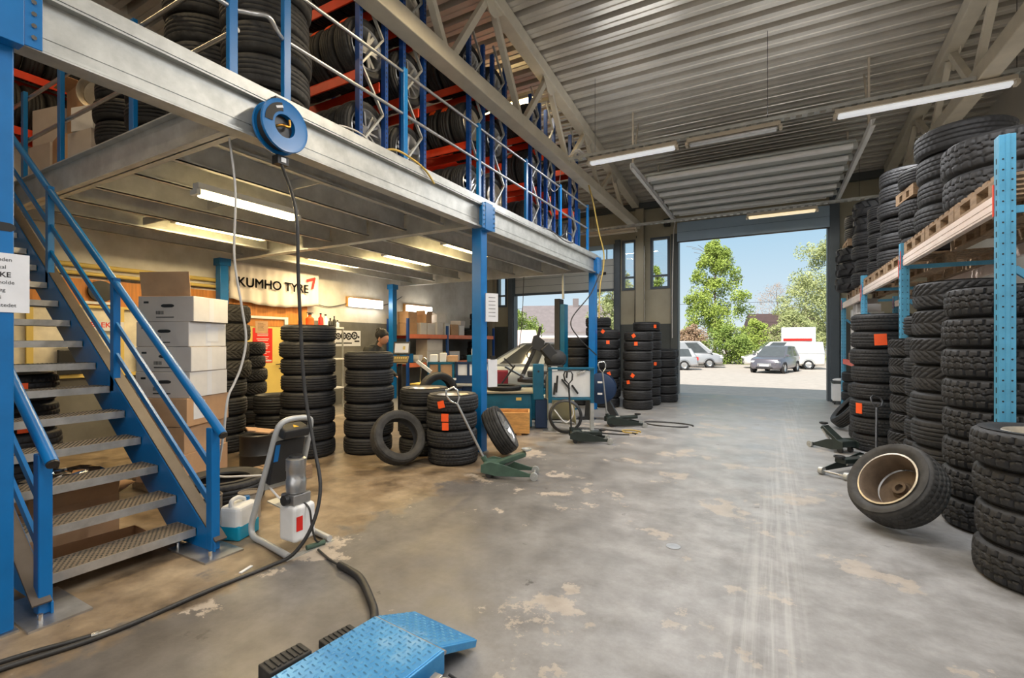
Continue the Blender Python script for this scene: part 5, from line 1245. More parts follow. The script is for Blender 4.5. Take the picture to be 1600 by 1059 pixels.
# ---------------------------------------------------------------- blue ramp and blocks in front
rp = thing('vehicle_ramp', 'blue tread-plate scissor lift ramp lying on the floor in front', 'ramp', (-1.45, 1.35, 0))
ux = V((.995, -.10, 0)).normalized(); uy = V((.10, .995, 0)).normalized()
def plate(name, org, w, l, z0, z1, mat='plate', thick=.012, skirt=.05, parent=rp):
    """tread plate; local x along w, y along l, sloping z0->z1"""
    ex = ux; ey = (uy * l + V((0, 0, z1 - z0))).normalized(); L = math.hypot(l, z1 - z0); mx = frame_mx(org, ex, ey)
    m = MB(); m.add([(x, y, z) for x in (0, w) for y in (0, L) for z in (-thick, 0)], [(0, 1, 3, 2), (4, 6, 7, 5), (0, 4, 5, 1), (2, 3, 7, 6), (0, 2, 6, 4), (1, 5, 7, 3)], mx)
    m.add([(x, y, z) for x in (w, w + .012) for y in (0, L) for z in (-skirt, -.001)], [(0, 1, 3, 2), (4, 6, 7, 5), (0, 4, 5, 1), (2, 3, 7, 6), (0, 2, 6, 4), (1, 5, 7, 3)], mx)
    m.add([(x, y, z) for x in (-.0, .012) for y in (0, L) for z in (-skirt, -thick - .001)], [(0, 1, 3, 2), (4, 6, 7, 5), (0, 4, 5, 1), (2, 3, 7, 6), (0, 2, 6, 4), (1, 5, 7, 3)], mx)
    o_ = m.build(name, mat, parent, world=True, bevel=.004)
    t = MB(); k = 0; sp_ = .030
    ny = int(L / sp_); nx_ = int(w / sp_)
    for i in range(nx_):
        for j in range(ny):
            cx, cy = .016 + i * sp_, .014 + j * sp_; a = PI / 4 if (i + j) % 2 else -PI / 4
            a += PI / 4
            dx, dy = math.cos(a), math.sin(a); e, q = .0135, .0046
            P_ = [(cx + dx * e, cy + dy * e, .0002), (cx - dy * q, cy + dx * q, .0002), (cx - dx * e, cy - dy * e, .0002), (cx + dy * q, cy - dx * q, .0002), (cx + dx * e * .4, cy + dy * e * .4, .0048), (cx - dx * e * .4, cy - dy * e * .4, .0048)]
            t.add(P_, [(0, 1, 4), (1, 2, 5, 4), (2, 3, 5), (3, 0, 4, 5)], mx)
    t.build('tread_bar', 'plate_worn_lit', o_, world=True, smooth=60)
    return mx
o0 = V((-1.68, 1.69, .15)) - uy * 1.05
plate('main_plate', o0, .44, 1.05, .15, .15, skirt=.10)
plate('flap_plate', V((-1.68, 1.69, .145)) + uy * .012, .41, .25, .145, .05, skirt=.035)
MB().tube([V((-1.68, 1.695, .135)), V((-1.68, 1.695, .135)) + ux * .45], .010, 8).build('hinge_rod', 'steel', rp, world=True)
m = MB(); m.b2((-1.60, .70, .002), (-1.56, 1.6, .06)); m.b2((-1.30, .70, .002), (-1.26, 1.6, .06)); m.b2((-1.56, 1.50, .06), (-1.30, 1.55, .09)); m.build('base_frame', MT['blue'], rp, world=True)
m = MB(); m.bar((-1.60, 1.5, .06), (-1.60, .9, .13), .02, .04); m.bar((-1.28, 1.5, .06), (-1.28, .9, .13), .02, .04); m.build('scissor_arm', MT['blue'], rp, world=True)
m = MB(); m.cyl((-1.205, 1.53, .08), (-1.145, 1.55, .08), .032, 14); m.b2((-1.215, 1.50, .05), (-1.175, 1.56, .115)); m.cyl((-1.145, 1.55, .08), (-1.105, 1.56, .078), .022, 12); m.build('hydraulic_fitting', 'steel', rp, world=True, bevel=.003)
m = MB(); m.tube(arc([(-1.105, 1.56, .078), (-1.05, 1.57, .07), (-1.0, 1.54, .03), (-.95, 1.46, .012)], 6), .009, 8); m.build('fitting_hose', 'hose_w', rp, world=True, smooth=60)
m = MB(); m.tube(arc([(-1.22, 1.66, .04), (-1.15, 1.66, .02), (-1.08, 1.61, .01), (-1.01, 1.54, .012)], 6), .006, 6); m.build('thin_line', 'hose', rp, world=True, smooth=60)
def rblock(label, c, d, rz):
    t = thing('rubber_block', label, 'rubber block', c, rz, group=None); x, y, z = d
    MB().b2((-x / 2, -y / 2, 0), (x / 2, y / 2, z)).build('block', 'rubberblk', t, bevel=.006)
    m = MB(); k = -y / 2 + .02
    while k < y / 2 - .015: m.b2((-x / 2 + .012, k, z + .0003), (x / 2 - .012, k + .013, z + .006)); k += .024
    m.build('tread_rib', 'rubberblk', t); return t
rblock('tall black rubber jacking block beside the blue ramp', (-1.855, 1.335, .001), (.10, .19, .10), R(-8))
rb = rblock('low black rubber pad half under the far corner of the blue ramp', (-1.83, 1.62, .001), (.13, .17, .042), R(-10))
tag(MB().cyl((.0, 0, 0), (0, 0, .004), .05, 20).build('floor_drain', 'steel'), 'small round drain cover in the concrete floor of the drive lane', 'drain').location = (-.62, 3.55, .0005)
tag(MB().box((0, 0, .004), (.02, .10, .006), (0, 0, .3)).build('paper_scrap', 'paper'), 'crumpled pale paper scrap on the floor beside the black air hose', 'scrap').location = (-2.98, 1.86, .0)

# ---------------------------------------------------------------- trolley jacks
def jack(label, back, front, arm, mat, handle=None, grip='chrome', wide=.27, group='trolley jacks'):
    b_, f_ = V((*back, 0)), V((*front, 0)); d = f_ - b_; L = d.length; rz = math.atan2(d.y, d.x)
    t = thing('trolley_jack', label, 'jack', (b_.x, b_.y, 0), rz, group); w = wide / 2
    for s in (-1, 1):
        MB().prism([(0, .07), (.0, .15), (.10, .185), (.24, .16), (L - .06, .075), (L + .02, .07), (L + .02, .035), (.16, .035)], .012, Matrix(((1, 0, 0, 0), (0, 0, 1, s * w), (0, 1, 0, 0), (0, 0, 0, 1)))).build('side_plate', mat, t, bevel=.003)
        MB().cyl((L, s * w - .022, .042), (L, s * w + .022, .042), .042, 16).build('front_wheel', 'galv', t)
        MB().cyl((.08, s * (w - .05) - .014, .036), (.08, s * (w - .05) + .014, .036), .036, 14).build('caster', 'black', t)
    MB().cyl((L, -w - .03, .042), (L, w + .03, .042), .012, 8).build('axle', 'steel', t)
    MB().b2((.02, -w + .02, .08), (.20, w - .02, .165)).build('pump_body', mat, t, bevel=.015)
    za = arm; p = V((.16, 0, .14)); q = V((L - .10, 0, za))
    m = MB(); m.bar(p, q, .12, .05); m.build('lift_arm', mat, t, bevel=.008)
    MB().b2((.18, -.045, .168), (.30, .045, .172)).build('top_plate', 'galv', t)
    sd = MB(); sd.lathe([(.003, 0), (.03, 0), (.05, .012), (.055, .012), (.055, .03), (.045, .03), (.04, .02), (.003, .02)], 20, Matrix.Translation((L - .09, 0, za + .026))); sd.build('saddle', 'galv' if mat == 'green' else 'black', t)
    MB().bar((.2, .06, .075), (L - .12, .06, za - .03), .016, .022).build('link_bar', 'steel', t)
    if handle:
        iv = WM(t).inverted(); h0 = V((.03, 0, .16)); h1 = iv @ V(handle)
        ho = MB().tube([h0, h1], .0135, 8).build('handle', 'steel' if grip == 'chrome' else 'black', t, smooth=60)
        ax = (h1 - h0).normalized(); side = V((0, 1, 0)) if True else None
        side = (iv.to_3x3() @ V((math.cos(YAW), math.sin(YAW), 0))).normalized(); side = (side - ax * side.dot(ax)).normalized()
        pts = [h1 - ax * .01, h1 + ax * .05 + side * .055, h1 + ax * .13 + side * .066, h1 + ax * .175 + side * .045, h1 + ax * .178 - side * .045, h1 + ax * .13 - side * .066, h1 + ax * .05 - side * .055]
        MB().tube(pts, .012, 8, closed=True).build('grip', grip, ho, smooth=60)
        MB().tube([h0 - ax * .0, h0 + ax * .06], .03, 10).build('handle_socket', mat, t)
        if grip == 'black': pass
    return t
jack('green trolley jack with raised arm beside the blue post and tipped wheel', (-2.80, 4.44), (-2.27, 4.66), .255, 'green', (-3.05, 4.30, .80))
jack('dark green trolley jack lying low in front of the black ring', (-2.62, 6.55), (-2.10, 6.80), .14, 'dgreen', (-2.66, 6.62, .86), 'black')
jack('dark green trolley jack further back among the coiled floor hoses', (-2.56, 8.10), (-1.98, 8.40), .17, 'dgreen', (-2.62, 8.12, .95))
jack('black trolley jack poking out behind the leaning mud-brown wheel', (1.08, 6.84), (.60, 6.22), .17, 'dgreen', (1.15, 7.36, .66), 'black')
jack('black trolley jack with raised arm in front of the dark stickered stack', (1.02, 8.05 - .35), (.62, 7.90), .30, 'dgreen') if False else jack('black trolley jack with raised arm in front of the dark stickered stack', (.92, 7.62), (.58, 7.98), .30, 'dgreen')
for lab, c, r1, r2, mt in [('large loop of black hose on the floor beside the far trolley jack', (-1.62, 8.75), .42, .22, 'hose'), ('long black hose coil on the floor between the two dark jacks', (-2.45, 7.55), .55, .16, 'hose'), ('small loop of pale hose on the floor before the far jack', (-2.02, 7.75), .15, .12, 'hose_y')]:
    pts = [(c[0] + r1 * math.cos(a) * (1 + .05 * math.sin(3 * a)), c[1] + r2 * math.sin(a), .013) for a in [2 * PI * i / 28 for i in range(27)]]
    tag(MB().tube(pts, .011, 7).build('floor_hose', mt, smooth=60), lab, 'hose')
# ---------------------------------------------------------------- left wall: panelled office front, door, banner
XW = XL + .001
struct(MB().b2((XW, 1.6, 2.02), (XW + .06, 5.35, 2.42)).build('trim_21', 'pine'))
struct(MB().b2((XW, 5.36, 1.80), (XW + .06, 7.0, 2.36)).build('trim_22', 'pine'))
wf = MB()
for y in (1.6, 2.5, 3.55, 4.5): wf.b2((XW, y, 1.0), (XW + .08, y + .07, 2.0))
wf.b2((XW, 1.6, .95), (XW + .09, 4.57, 1.0)); wf.b2((XW, 1.6, 1.99), (XW + .09, 4.57, 2.03))
wo = struct(wf.build('window_5', 'cream')); MB().b2((XW + .02, 1.68, 1.0), (XW + .03, 4.5, 1.99)).build('pane', P('office_glow', (.75, .70, .58), .4, 0, .2, 3), wo)
t = thing('office_sign', 'white sign with red lettering seen through the stair rails in the office window', 'sign', (XW + .085, 3.35, 1.72)); MB().b2((0, -.26, -.07), (.012, .26, .07)).build('board', 'paper', t)
text('lettering', 'BREKK', .11, frame_mx((XW + .0985, 3.35, 1.735), (0, 1, 0), (0, 0, 1)), 'red', t, .0003, bold=.002)
for (y, z, w, h, lab, mt) in ((2.95, 1.12, .28, .36, 'dark monitor on the office sill seen through the stair rails', 'black'), (3.15, 1.52, .62, .05, 'white shelf strip in the office window', 'paper'), (3.9, 1.12, .22, .42, 'black appliance in the office window beside the stairs', 'black')):
    tag(MB().b2((XW + .0915, y - w / 2, z - .115), (XW + .14, y + w / 2, z + h - .115)).build('window_appliance', mt, bevel=.01), lab, 'appliance' if mt == 'black' else 'shelf')
t = thing('wall_fan', 'round black wall speaker on the pine panel behind the stairs', 'speaker', (XW + .062, 3.32, 2.25)); MB().cyl((0, 0, 0), (.05, 0, 0), .16, 28).build('grille', 'black', t); MB().b2((0, -.2, -.20), (.04, .2, -.161)).build('shelf', 'white', t)
for z, r_, lab in ((2.62, .035, 'upper pale pipe along the wall behind the stairs'), (2.50, .03, 'lower pale pipe along the wall behind the stairs')):
    tag(MB().tube([(XW + .05, -1.0, z), (XW + .05, 6.9, z)], r_, 10).build('wall_pipe', 'cream', smooth=50), lab, 'pipe')
tag(MB().tube(arc([(XW + .04, y, 2.46 + .02 * math.sin(y * 3)) for y in (0, 1, 2, 3, 4, 5, 6)], 4), .012, 6).build('wall_cable', 'hose', smooth=60), 'sagging black cable below the wall pipes behind the stairs', 'cable')
# cream door with red notice
dz = struct(MB().b2((XW, 5.42, .002), (XW + .05, 6.43, 1.95)).build('door_3', 'cream'))
m = MB(); m.b2((XW, 6.431, .002), (XW + .09, 6.51, 2.0)); m.b2((XW, 5.34, 1.951), (XW + .09, 6.43, 2.0)); m.b2((XW, 5.34, .002), (XW + .09, 5.419, 1.95)); m.build('frame', 'white', dz)
m = MB(); m.cyl((XW + .05, 6.33, 1.02), (XW + .10, 6.33, 1.02), .012, 10); m.bar((XW + .10, 6.33, 1.02), (XW + .10, 6.21, 1.02), .02, .02); m.cyl((XW + .051, 6.33, .93), (XW + .056, 6.33, .93), .018, 10); m.build('handle', 'chrome', dz)
nt_ = thing('red_notice', 'red notice with pale lines of print on the cream door', 'notice', (XW + .052, 5.97, 1.42)); MB().b2((0, -.22, -.36), (.004, .20, .34)).build('sheet', 'red', nt_)
m = MB()
for k in range(18):
    if k in (3, 6, 11, 14): continue
    w_ = rnd.uniform(.06, .16); m.b2((.0045, -.01 - w_, .25 - k * .033), (.0055, -.01 + w_, .262 - k * .033))
m.b2((.0045, .06, -.335), (.0055, .18, -.305)); m.build('print_line', 'card_w', nt_)
nt2 = thing('cream_notice', 'small cream sheet taped over the top of the red notice', 'notice', (XW + .058, 5.93, 1.77)); MB().b2((0, -.13, -.11), (.003, .14, .13)).build('sheet', 'card', nt2)
m = MB()
for k in range(6): m.b2((.0032, -.08, .08 - k * .026), (.0038, .06 + rnd.uniform(-.03, .03), .086 - k * .026))
m.build('print_line', 'ink', nt2)
# banner
bn = thing('tyre_banner', 'white cloth banner with black capitals and a red tick hung high on the left wall', 'banner', (XL + .16, 6.2, 2.64))
vs = []; fs = []; ny, nz_ = 60, 12; ya, yb = 5.22, 7.22
for i in range(ny + 1):
    for k in range(nz_ + 1):
        u, v = i / ny, k / nz_; y = ya + (yb - ya) * u - .05 * (v - .5) * 0
        ztop = 3.0 - .0 * u + .0; zbot = 2.30 - .10 * math.sin(PI * u) + .02 * math.sin(u * 40) * .3
        vs.append((XL + .16 + .022 * math.sin(u * 34 + 2 * v) * (1 - v) ** .7 + .008 * math.sin(u * 71), y, zbot + (ztop - zbot) * v))
for i in range(ny):
    for k in range(nz_): a = i * (nz_ + 1) + k; fs.append((a, a + nz_ + 1, a + nz_ + 2, a + 1))
bo = MB().add(vs, fs).build('cloth', P('banner_cloth', srgb(232, 222, 212), .85, 0, .03, 3), bn, world=True, smooth=80)
sm_ = bo.modifiers.new('solid', 'SOLIDIFY'); sm_.thickness = .003
tx = text('lettering', 'KUMHO TYRE', .25, frame_mx((XL + .20, 6.14, 2.62), (0, 1, 0), (0, 0, 1)), 'ink', bn, .001, fat=.007)
m = MB()
fx = frame_mx((XL + .20, 7.02, 2.78), (0, 1, 0), (0, 0, 1)); m.prism([(-.14, .06), (.07, .13), (.09, .10), (.07, .07), (-.13, .00)], .003, fx); m.prism([(.09, .115), (.03, -.13), (-.03, -.14), (.03, .09)], .003, fx @ Matrix.Translation((0, 0, .0032))); m.build('red_tick', 'red', bn, world=True)
# wooden backing below banner
tag(MB().tube(arc([(XW + .03, 7.0, 2.40), (XW + .03, 7.6, 2.30), (XW + .03, 8.3, 2.46)], 6), .010, 6).build('wall_cable', 'hose', smooth=60), 'thin black cable sagging between the banner and the first wall lamp', 'cable')
tag(MB().tube(arc([(XW + .03, 9.3, 2.44), (XW + .03, 9.7, 2.55), (XW + .03, 10.1, 2.75)], 6), .010, 6).build('wall_cable', 'hose', smooth=60), 'black cable rising from the first wall lamp to the blue post', 'cable')
# shelf with bottles by the door
sh = thing('wall_shelf', 'metal shelf unit with bottles beside the cream door', 'shelf', (XL + .25, 7.1, 0))
for z in (.45, 1.1, 1.80): MB().b2((-.22, -.52, z - .015), (.22, .56, z + .015)).build('shelf_board', 'white', sh)
for y in (-.52, .56):
    for x in (-.2, .2): MB().b2((x - .015, y - .012 + (.02 if y < 0 else -.02), .002), (x + .015, y + .012 + (.02 if y < 0 else -.02), 1.82)).build('post', 'galv', sh)
def bottle(label, x, y, z, r_, h, mat, capm='black', trig=False):
    t = thing('bottle', label, 'bottle', (x, y, z), 0, 'bottles on the shelf by the cream door')
    MB().lathe([(.002, .001), (r_, .001), (r_, h * .7), (r_ * .4, h * .86), (r_ * .36, h), (.002, h)], 16).build('body', mat, t, smooth=45)
    MB().cyl((0, 0, h + .0005), (0, 0, h + .035), r_ * .45, 10).build('cap', capm, t)
    if trig: MB().b2((-.02, -.07, h + .036), (.02, .07, h + .05)).build('pump_handle', 'black', t)
zz = 1.817
bottle('orange pump sprayer standing on the shelf by the cream door', XL + .3, 6.88, zz, .085, .25, 'sticker', 'black', True)
for k, (y, r_, h, mt, lab) in enumerate([(6.64, .045, .16, 'card', 'brown jar left of the orange sprayer on the shelf'), (7.16, .05, .27, 'red', 'red-labelled bottle right of the orange sprayer'), (7.29, .055, .25, 'white', 'white bottle next to the red-labelled one'), (7.42, .04, .17, 'black', 'short black can in the middle of the bottle row'), (7.53, .035, .22, 'ink', 'slim dark bottle near the end of the bottle row'), (7.62, .045, .13, 'paper', 'small white tub at the end of the bottle row')]): bottle(lab, XL + .3, y, zz, r_, h, mt)
for k, (y, z, a, h, mt, lab) in enumerate([(6.95, 1.116, .16, .22, 'card', 'brown box on the middle shelf by the cream door'), (7.2, 1.116, .12, .26, 'blue', 'blue container on the middle shelf behind the eight-tyre stack'), (6.9, .466, .3, .14, 'paper', 'pile of pale packets on the bottom shelf by the door')]): tag(MB().b2((XL + .2, y - a / 2, z), (XL + .42, y + a / 2, z + h)).build('shelf_box', mt, bevel=.008), lab, 'box')
t = thing('white_bucket', 'white bucket on the floor below the red notice', 'bucket', (-8.35, 6.05, .002)); MB().lathe([(.003, 0), (.12, 0), (.15, .36), (.155, .36), (.155, .375), (.14, .375), (.11, .02), (.003, .02)], 24).build('pail', 'white', t, smooth=40)
# poster with wheel pictures
ps = thing('poster_sign', 'white poster with black wheel drawings on the grey lower wall', 'poster', (XL + .004, 8.2, 1.58)); MB().b2((0, -.40, -.20), (.003, .40, .18)).build('sheet', 'paper', ps)
m = MB()
for k, (y, z, r_) in enumerate([(-.3, .04, .08), (-.14, .05, .09), (.02, .04, .09), (.2, .06, .10)]):
    m.lathe([(r_ * .62, 0), (r_, 0), (r_, .0012), (r_ * .62, .0012)], 22, frame_mx((.0035, y, z), (0, 1, 0), (0, 0, 1)), closed=True)
    for q in range(5):
        a = 2 * PI * q / 5; m.bar((.004, y, z), (.004, y + r_ * .7 * math.cos(a), z + r_ * .7 * math.sin(a)), .022, .0012, (1, 0, 0))
m.b2((.0035, -.38, -.14), (.0045, .12, -.11)); m.b2((.0035, .2, -.10), (.0045, .36, -.06)); m.b2((.0035, .3, .0), (.0045, .36, .05)); m.build('wheel_print', 'ink', ps)

# ---------------------------------------------------------------- shelving rack on the left wall
sx0, sx1, sy0, sy1 = -8.95, -8.25, 9.45, 13.75
sr = thing('shelving_rack', 'blue rack with two orange-beamed shelves along the left wall behind the machines', 'rack', (-8.6, 11.6, 0))
for y in (sy0, 11.15, sy1):
    for x in (sx0 + .03, sx1): MB().b2((x - .03, y - .03, .002), (x + .03, y + .03, 2.1 if y == sy0 else 1.95)).build('upright', 'blue_rack', sr, world=True)
for z in (.88, 1.64):
    for a, c in ((sy0 + .031, 11.119), (11.181, sy1 - .031)):
        MB().b2((sx1 - .02, a, z - .06), (sx1 + .02, c, z + .05)).build('beam', 'orange2', sr, world=True); MB().b2((sx0 + .01, a, z - .06), (sx0 + .05, c, z + .05)).build('beam', 'orange', sr, world=True)
        MB().b2((sx0 + .051, a, z + .02), (sx1 - .021, c, z + .046)).build('shelf_board', 'wood', sr, world=True)
z1, z2 = 1.692, .932
bl = [(9.80, .34, .30, 'card', 'brown box at the near end of the top shelf'), (10.25, .26, .32, 'card_w', 'white box second along the top shelf'), (10.58, .30, .30, 'card_w', 'white box third along the top shelf'), (10.98, .28, .36, 'card_w', 'taller white box in the middle of the top shelf'), (11.34, .24, .34, 'card_w', 'white box just past the middle upright of the shelf'), (11.72, .34, .32, 'card', 'brown-sided box past the middle of the top shelf'), (12.08, .26, .30, 'card_w', 'white box close to the blue post on the top shelf')]
for y, w_, h, mt, lab in bl: closed_box('carton', lab, (-8.58, y, z1), (.40, w_, h), rnd.uniform(-.06, .06), mt, None, 'cartons on the left wall rack', False, False)
closed_box('carton', 'orange-brown box stacked on the near end of the top shelf', (-8.58, 9.80, z1 + .304), (.38, .36, .30), .05, 'card', None, 'cartons on the left wall rack', False, False)
box_open('cardboard_box', 'tilted open brown box lying on the white boxes of the top shelf', (-8.55, 10.48, z1 + .325), (.28, .42, .22), .3, 'card', group='cartons on the left wall rack')
box_open('cardboard_box', 'open white box on top of the tall middle box', (-8.55, 11.1, z1 + .365), (.30, .34, .22), -.2, 'card_w', group='cartons on the left wall rack')
closed_box('carton', 'grey flat box lying on the boxes near the blue post', (-8.58, 12.15, z1 + .306), (.34, .36, .14), .2, 'card_g', None, 'cartons on the left wall rack', False, False)
for y, w_, h, mt, lab, z in [(10.75, .72, .30, 'card_g', 'wide grey-sided carton on the lower shelf, lower of the pair', z2), (10.75, .70, .32, 'card_g', 'wide grey-sided carton on the lower shelf, upper of the pair', z2 + .302), (11.7, .52, .28, 'card', 'brown carton with dark print on the lower shelf', z2)]: closed_box('carton', lab, (-8.58, y, z), (.40, w_, h), 0, mt, 'card_w', 'cartons on the left wall rack', False, False)
for k, y in enumerate((12.15, 12.5)):
    stack(-8.58, y, z2, 1, ('rib', .30, .14, .16), ('small', 'second small')[k] + ' wheel lying on the lower shelf of the left wall rack')
stack(-8.55, 13.2, z1, 4, ('rib', .50, .18, .34), 'the far-end stack on the top wall shelf', low=True)
tyre('single tyre lying on the top wall shelf just before the corner stack', tm('rib', .44, .2, .30, 'rubber', True), (-8.5, 12.68, z1 + .002), (0, 0, 0), None, ('rib', .44, .2, .30))
stack(-8.56, 13.05, z2, 3, ('rib', .50, .19, .34), 'the far-end stack on the lower wall shelf', low=True)
stack(-8.45, 12.8 - 0, .002, 4, ('rib', .46, .19, .3), 'the floor stack under the wall rack\'s end', low=True)
for k, (y, a, h, mt, lab) in enumerate([(9.75, .2, .24, 'blue', 'blue crate of parts at the near end of the lower shelf'), (10.15, .18, .2, 'paper', 'torn white packet next to the blue crate')]): tag(MB().b2((-8.7, y - a / 2, z2), (-8.4, y + a / 2, z2 + h)).build('shelf_box', mt, bevel=.01), lab, 'box')

# ---------------------------------------------------------------- machines
# wheel balancer cabinet with tool windows
mc = thing('wheel_balancer', 'teal and dark blue wheel balancer cabinet with two pairs of windows', 'machine', (-5.2, 7.35, 0), R(28.7))
MB().b2((-.55, -.22, .05), (.10, .22, .62)).build('base', 'dblue', mc, bevel=.01)
m = MB(); m.b2((-.56, -.02, .62), (-.06, .20, .80)); m.b2((-.56, -.02, .80), (-.53, .2, 1.09)); m.b2((-.36, -.02, .80), (-.32, .2, 1.09)); m.b2((-.10, -.02, .80), (-.06, .2, 1.09)); m.b2((-.56, -.02, 1.06), (-.06, .2, 1.10)); m.build('teal_panel', 'teal', mc)
for x0, x1 in ((-.525, -.365), (-.315, -.105)): MB().b2((x0, .0, .80), (x1, .01, 1.06)).build('window_card', 'card', mc)
m = MB(); m.b2((-.04, .02, .70), (.46, .2, .84)); 
for x in (-.04, .18, .42): m.b2((x, .02, .84), (x + .04, .2, 1.09))
m.b2((-.04, .02, 1.06), (.46, .2, 1.10)); m.build('blue_panel', 'dblue', mc)
for x0, x1 in ((.005, .175), (.225, .415)): MB().b2((x0, .04, .85), (x1, .05, 1.06)).build('window_card', 'paper', mc)
MB().b2((-.05, -.2, .665), (.48, .015, .695)).build('tool_shelf', 'galv', mc); MB().b2((.11, -.15, .1), (.45, .2, .66)).build('blue_base', 'dblue', mc)
MB().b2((-.18, -.026, .76), (-.02, -.0205, .80)).build('maker_plate', 'white', mc)
for k, (x, w_, h, mt, lab) in enumerate([(-.46, .14, .14, 'paper', 'crumpled white packet on top of the teal cabinet'), (-.28, .12, .17, 'card_w', 'small white box on top of the teal cabinet'), (-.1, .2, .12, 'card', 'low brown box on top of the teal cabinet'), (.22, .09, .13, 'teal', 'small teal bottle on the blue cabinet')]):
    p = WM(mc) @ V((x, .1, 1.102)); tag(MB().b2((-w_ / 2, -.07, 0), (w_ / 2, .07, h)).build('parts_box', mt, bevel=.008), lab, 'box').matrix_basis = Matrix.Translation(p) @ Matrix.Rotation(R(28.7), 4, 'Z')
p = WM(mc) @ V((.40, .1, 1.105)); t = thing('white_guard', 'round white plastic wheel guard standing on the blue cabinet', 'guard', p, R(20)); m = MB(); m.lathe([(.003, .0), (.16, .0), (.19, .03), (.19, .06), (.17, .06), (.15, .02), (.003, .02)], 26, Matrix.Translation((0, 0, .193)) @ Matrix.Rotation(R(80), 4, 'X') @ Matrix.Diagonal((.7, 1, 1, 1))); m.build('shell', 'card_w', t, smooth=40)
# steel hoop stand with tray
hp_ = thing('hoop_stand', 'chrome hoop stand with a small tray left of the teal cabinet', 'stand', (-6.12, 7.5, 0)); MB().tube(arc([(-.14, 0, .002), (-.10, 0, .7), (-.07, 0, 1.05), (0, 0, 1.16), (.08, 0, 1.05), (.13, 0, .5), (.16, 0, .002)], 8), .014, 8).build('hoop', 'chrome', hp_, smooth=60); MB().b2((-.25, -.14, .62), (.3, .14, .65)).build('tray', 'cream', hp_)
# terminal with tilted screen and the pale lever
tr = thing('machine_terminal', 'tilted diagnostic terminal with screen and keys behind the tyre stacks', 'terminal', (-5.42, 6.02, 0), R(28))
MB().b2((-.03, -.03, .002), (.03, .03, 1.12)).build('column', 'black', tr); k_ = MB().box((0, 0, 0), (.26, .16, .03)).build('keyboard', P('key_tan', srgb(120, 104, 70), .5), tr, bevel=.006); k_.matrix_basis = Matrix.Translation((.02, -.06, 1.19)) @ Matrix.Rotation(R(38), 4, 'X')
s_ = MB().box((0, 0, 0), (.28, .22, .025)).build('screen_case', 'black', tr, bevel=.008); s_.matrix_basis = Matrix.Translation((.02, .04, 1.375)) @ Matrix.Rotation(R(74), 4, 'X'); MB().box((0, 0, .0132), (.23, .16, .001)).build('display', 'screen', s_); MB().box((.04, 0, .0142), (.04, .06, .0008)).build('display_icon', 'cream', s_)
kk = MB()
for i in range(6): kk.box((-.09 + i * .036, .02, .0165), (.02, .03, .004))
kk.build('key', 'cream', k_)
tag(MB().bar((-5.17, 6.15, 1.16), (-4.93, 6.22, .98), .035, .06).build('pale_lever', 'white', bevel=.006), 'pale grey lever slanting down beside the terminal', 'lever').location = (0, 0, 0)
# big wheel on the balancer behind S2
tyre('dark wheel mounted upright behind the terminal', tm('rib', .70, .22, .44), (-5.25, 6.75, .60), Euler((R(90), 0, R(62))), None, ('rib', .70, .22, .44))
# tyre changer (dark, in front of the left door)
tc_ = thing('tyre_changer', 'dark tyre changer with a tilting arm and motor silhouetted against the left bay door', 'machine', (-4.05, 8.45, 0), R(28.7))
MB().b2((-.45, -.4, .02), (.45, .45, .60)).build('base', 'teal', tc_, bevel=.02)
MB().lathe([(.003, .62), (.1, .62), (.1, .70), (.36, .72), (.40, .70), (.40, .76), (.003, .76)], 30).build('turntable', 'black', tc_, smooth=40)
for k in range(4):
    a = k * PI / 2 + .4; m = MB(); m.bar((.06 * math.cos(a), .06 * math.sin(a), .78), (.34 * math.cos(a), .34 * math.sin(a), .78), .07, .03); m.box((.33 * math.cos(a), .33 * math.sin(a), .82), (.06, .06, .07), (0, 0, a)); m.build('clamp_jaw', 'steel', tc_)
m = MB(); m.bar((-.34, .1, .72), (-.02, .05, 1.42), .10, .07); m.prism([(-.12, -.1), (.1, -.18), (.16, .04), (.0, .16), (-.06, .14)], .12, frame_mx((-.02, .05, 1.46), (1, 0, 0), (0, 0, 1))); m.bar((.0, .05, 1.56), (.06, .03, 1.78), .05, .05); m.build('tilting_arm', 'ink', tc_, bevel=.006)
MB().tube(arc([(-.10, -.06, 1.40), (-.20, -.08, 1.28), (-.20, -.08, 1.18), (-.14, -.04, 1.16)], 6), .012, 8).build('pull_handle', 'black', tc_, smooth=60)
m = MB(); m.bar((.12, .06, 1.40), (.46, .12, 1.00), .24, .22); m.sphere((.36, .1, 1.14), .19, 8, (1.2, .8, 1)); m.build('motor_head', 'ink', tc_, smooth=40, bevel=.02)
m = MB(); m.b2((-.2, -.12, .80), (.6, .16, .90)); m.b2((.2, -.1, .90), (.5, .12, 1.02)); m.b2((.1, -.1, .72), (.75, .2, .79)); m.build('tool_carriage', 'ink', tc_, bevel=.01)
MB().b2((.26, -.125, .92), (.38, -.11, 1.0)).build('gauge', 'white', tc_)
for p, q, mt in (((-.72, -.1, .65), (-.45, -.05, 1.02), 'black'), ((-.66, -.14, 1.16), (-.48, -.12, .98), 'ink'), ((-.64, -.2, 1.0), (-.28, -.3, .80), 'chrome')): MB().bar(p, q, .03, .03).build('lever', mt, tc_)
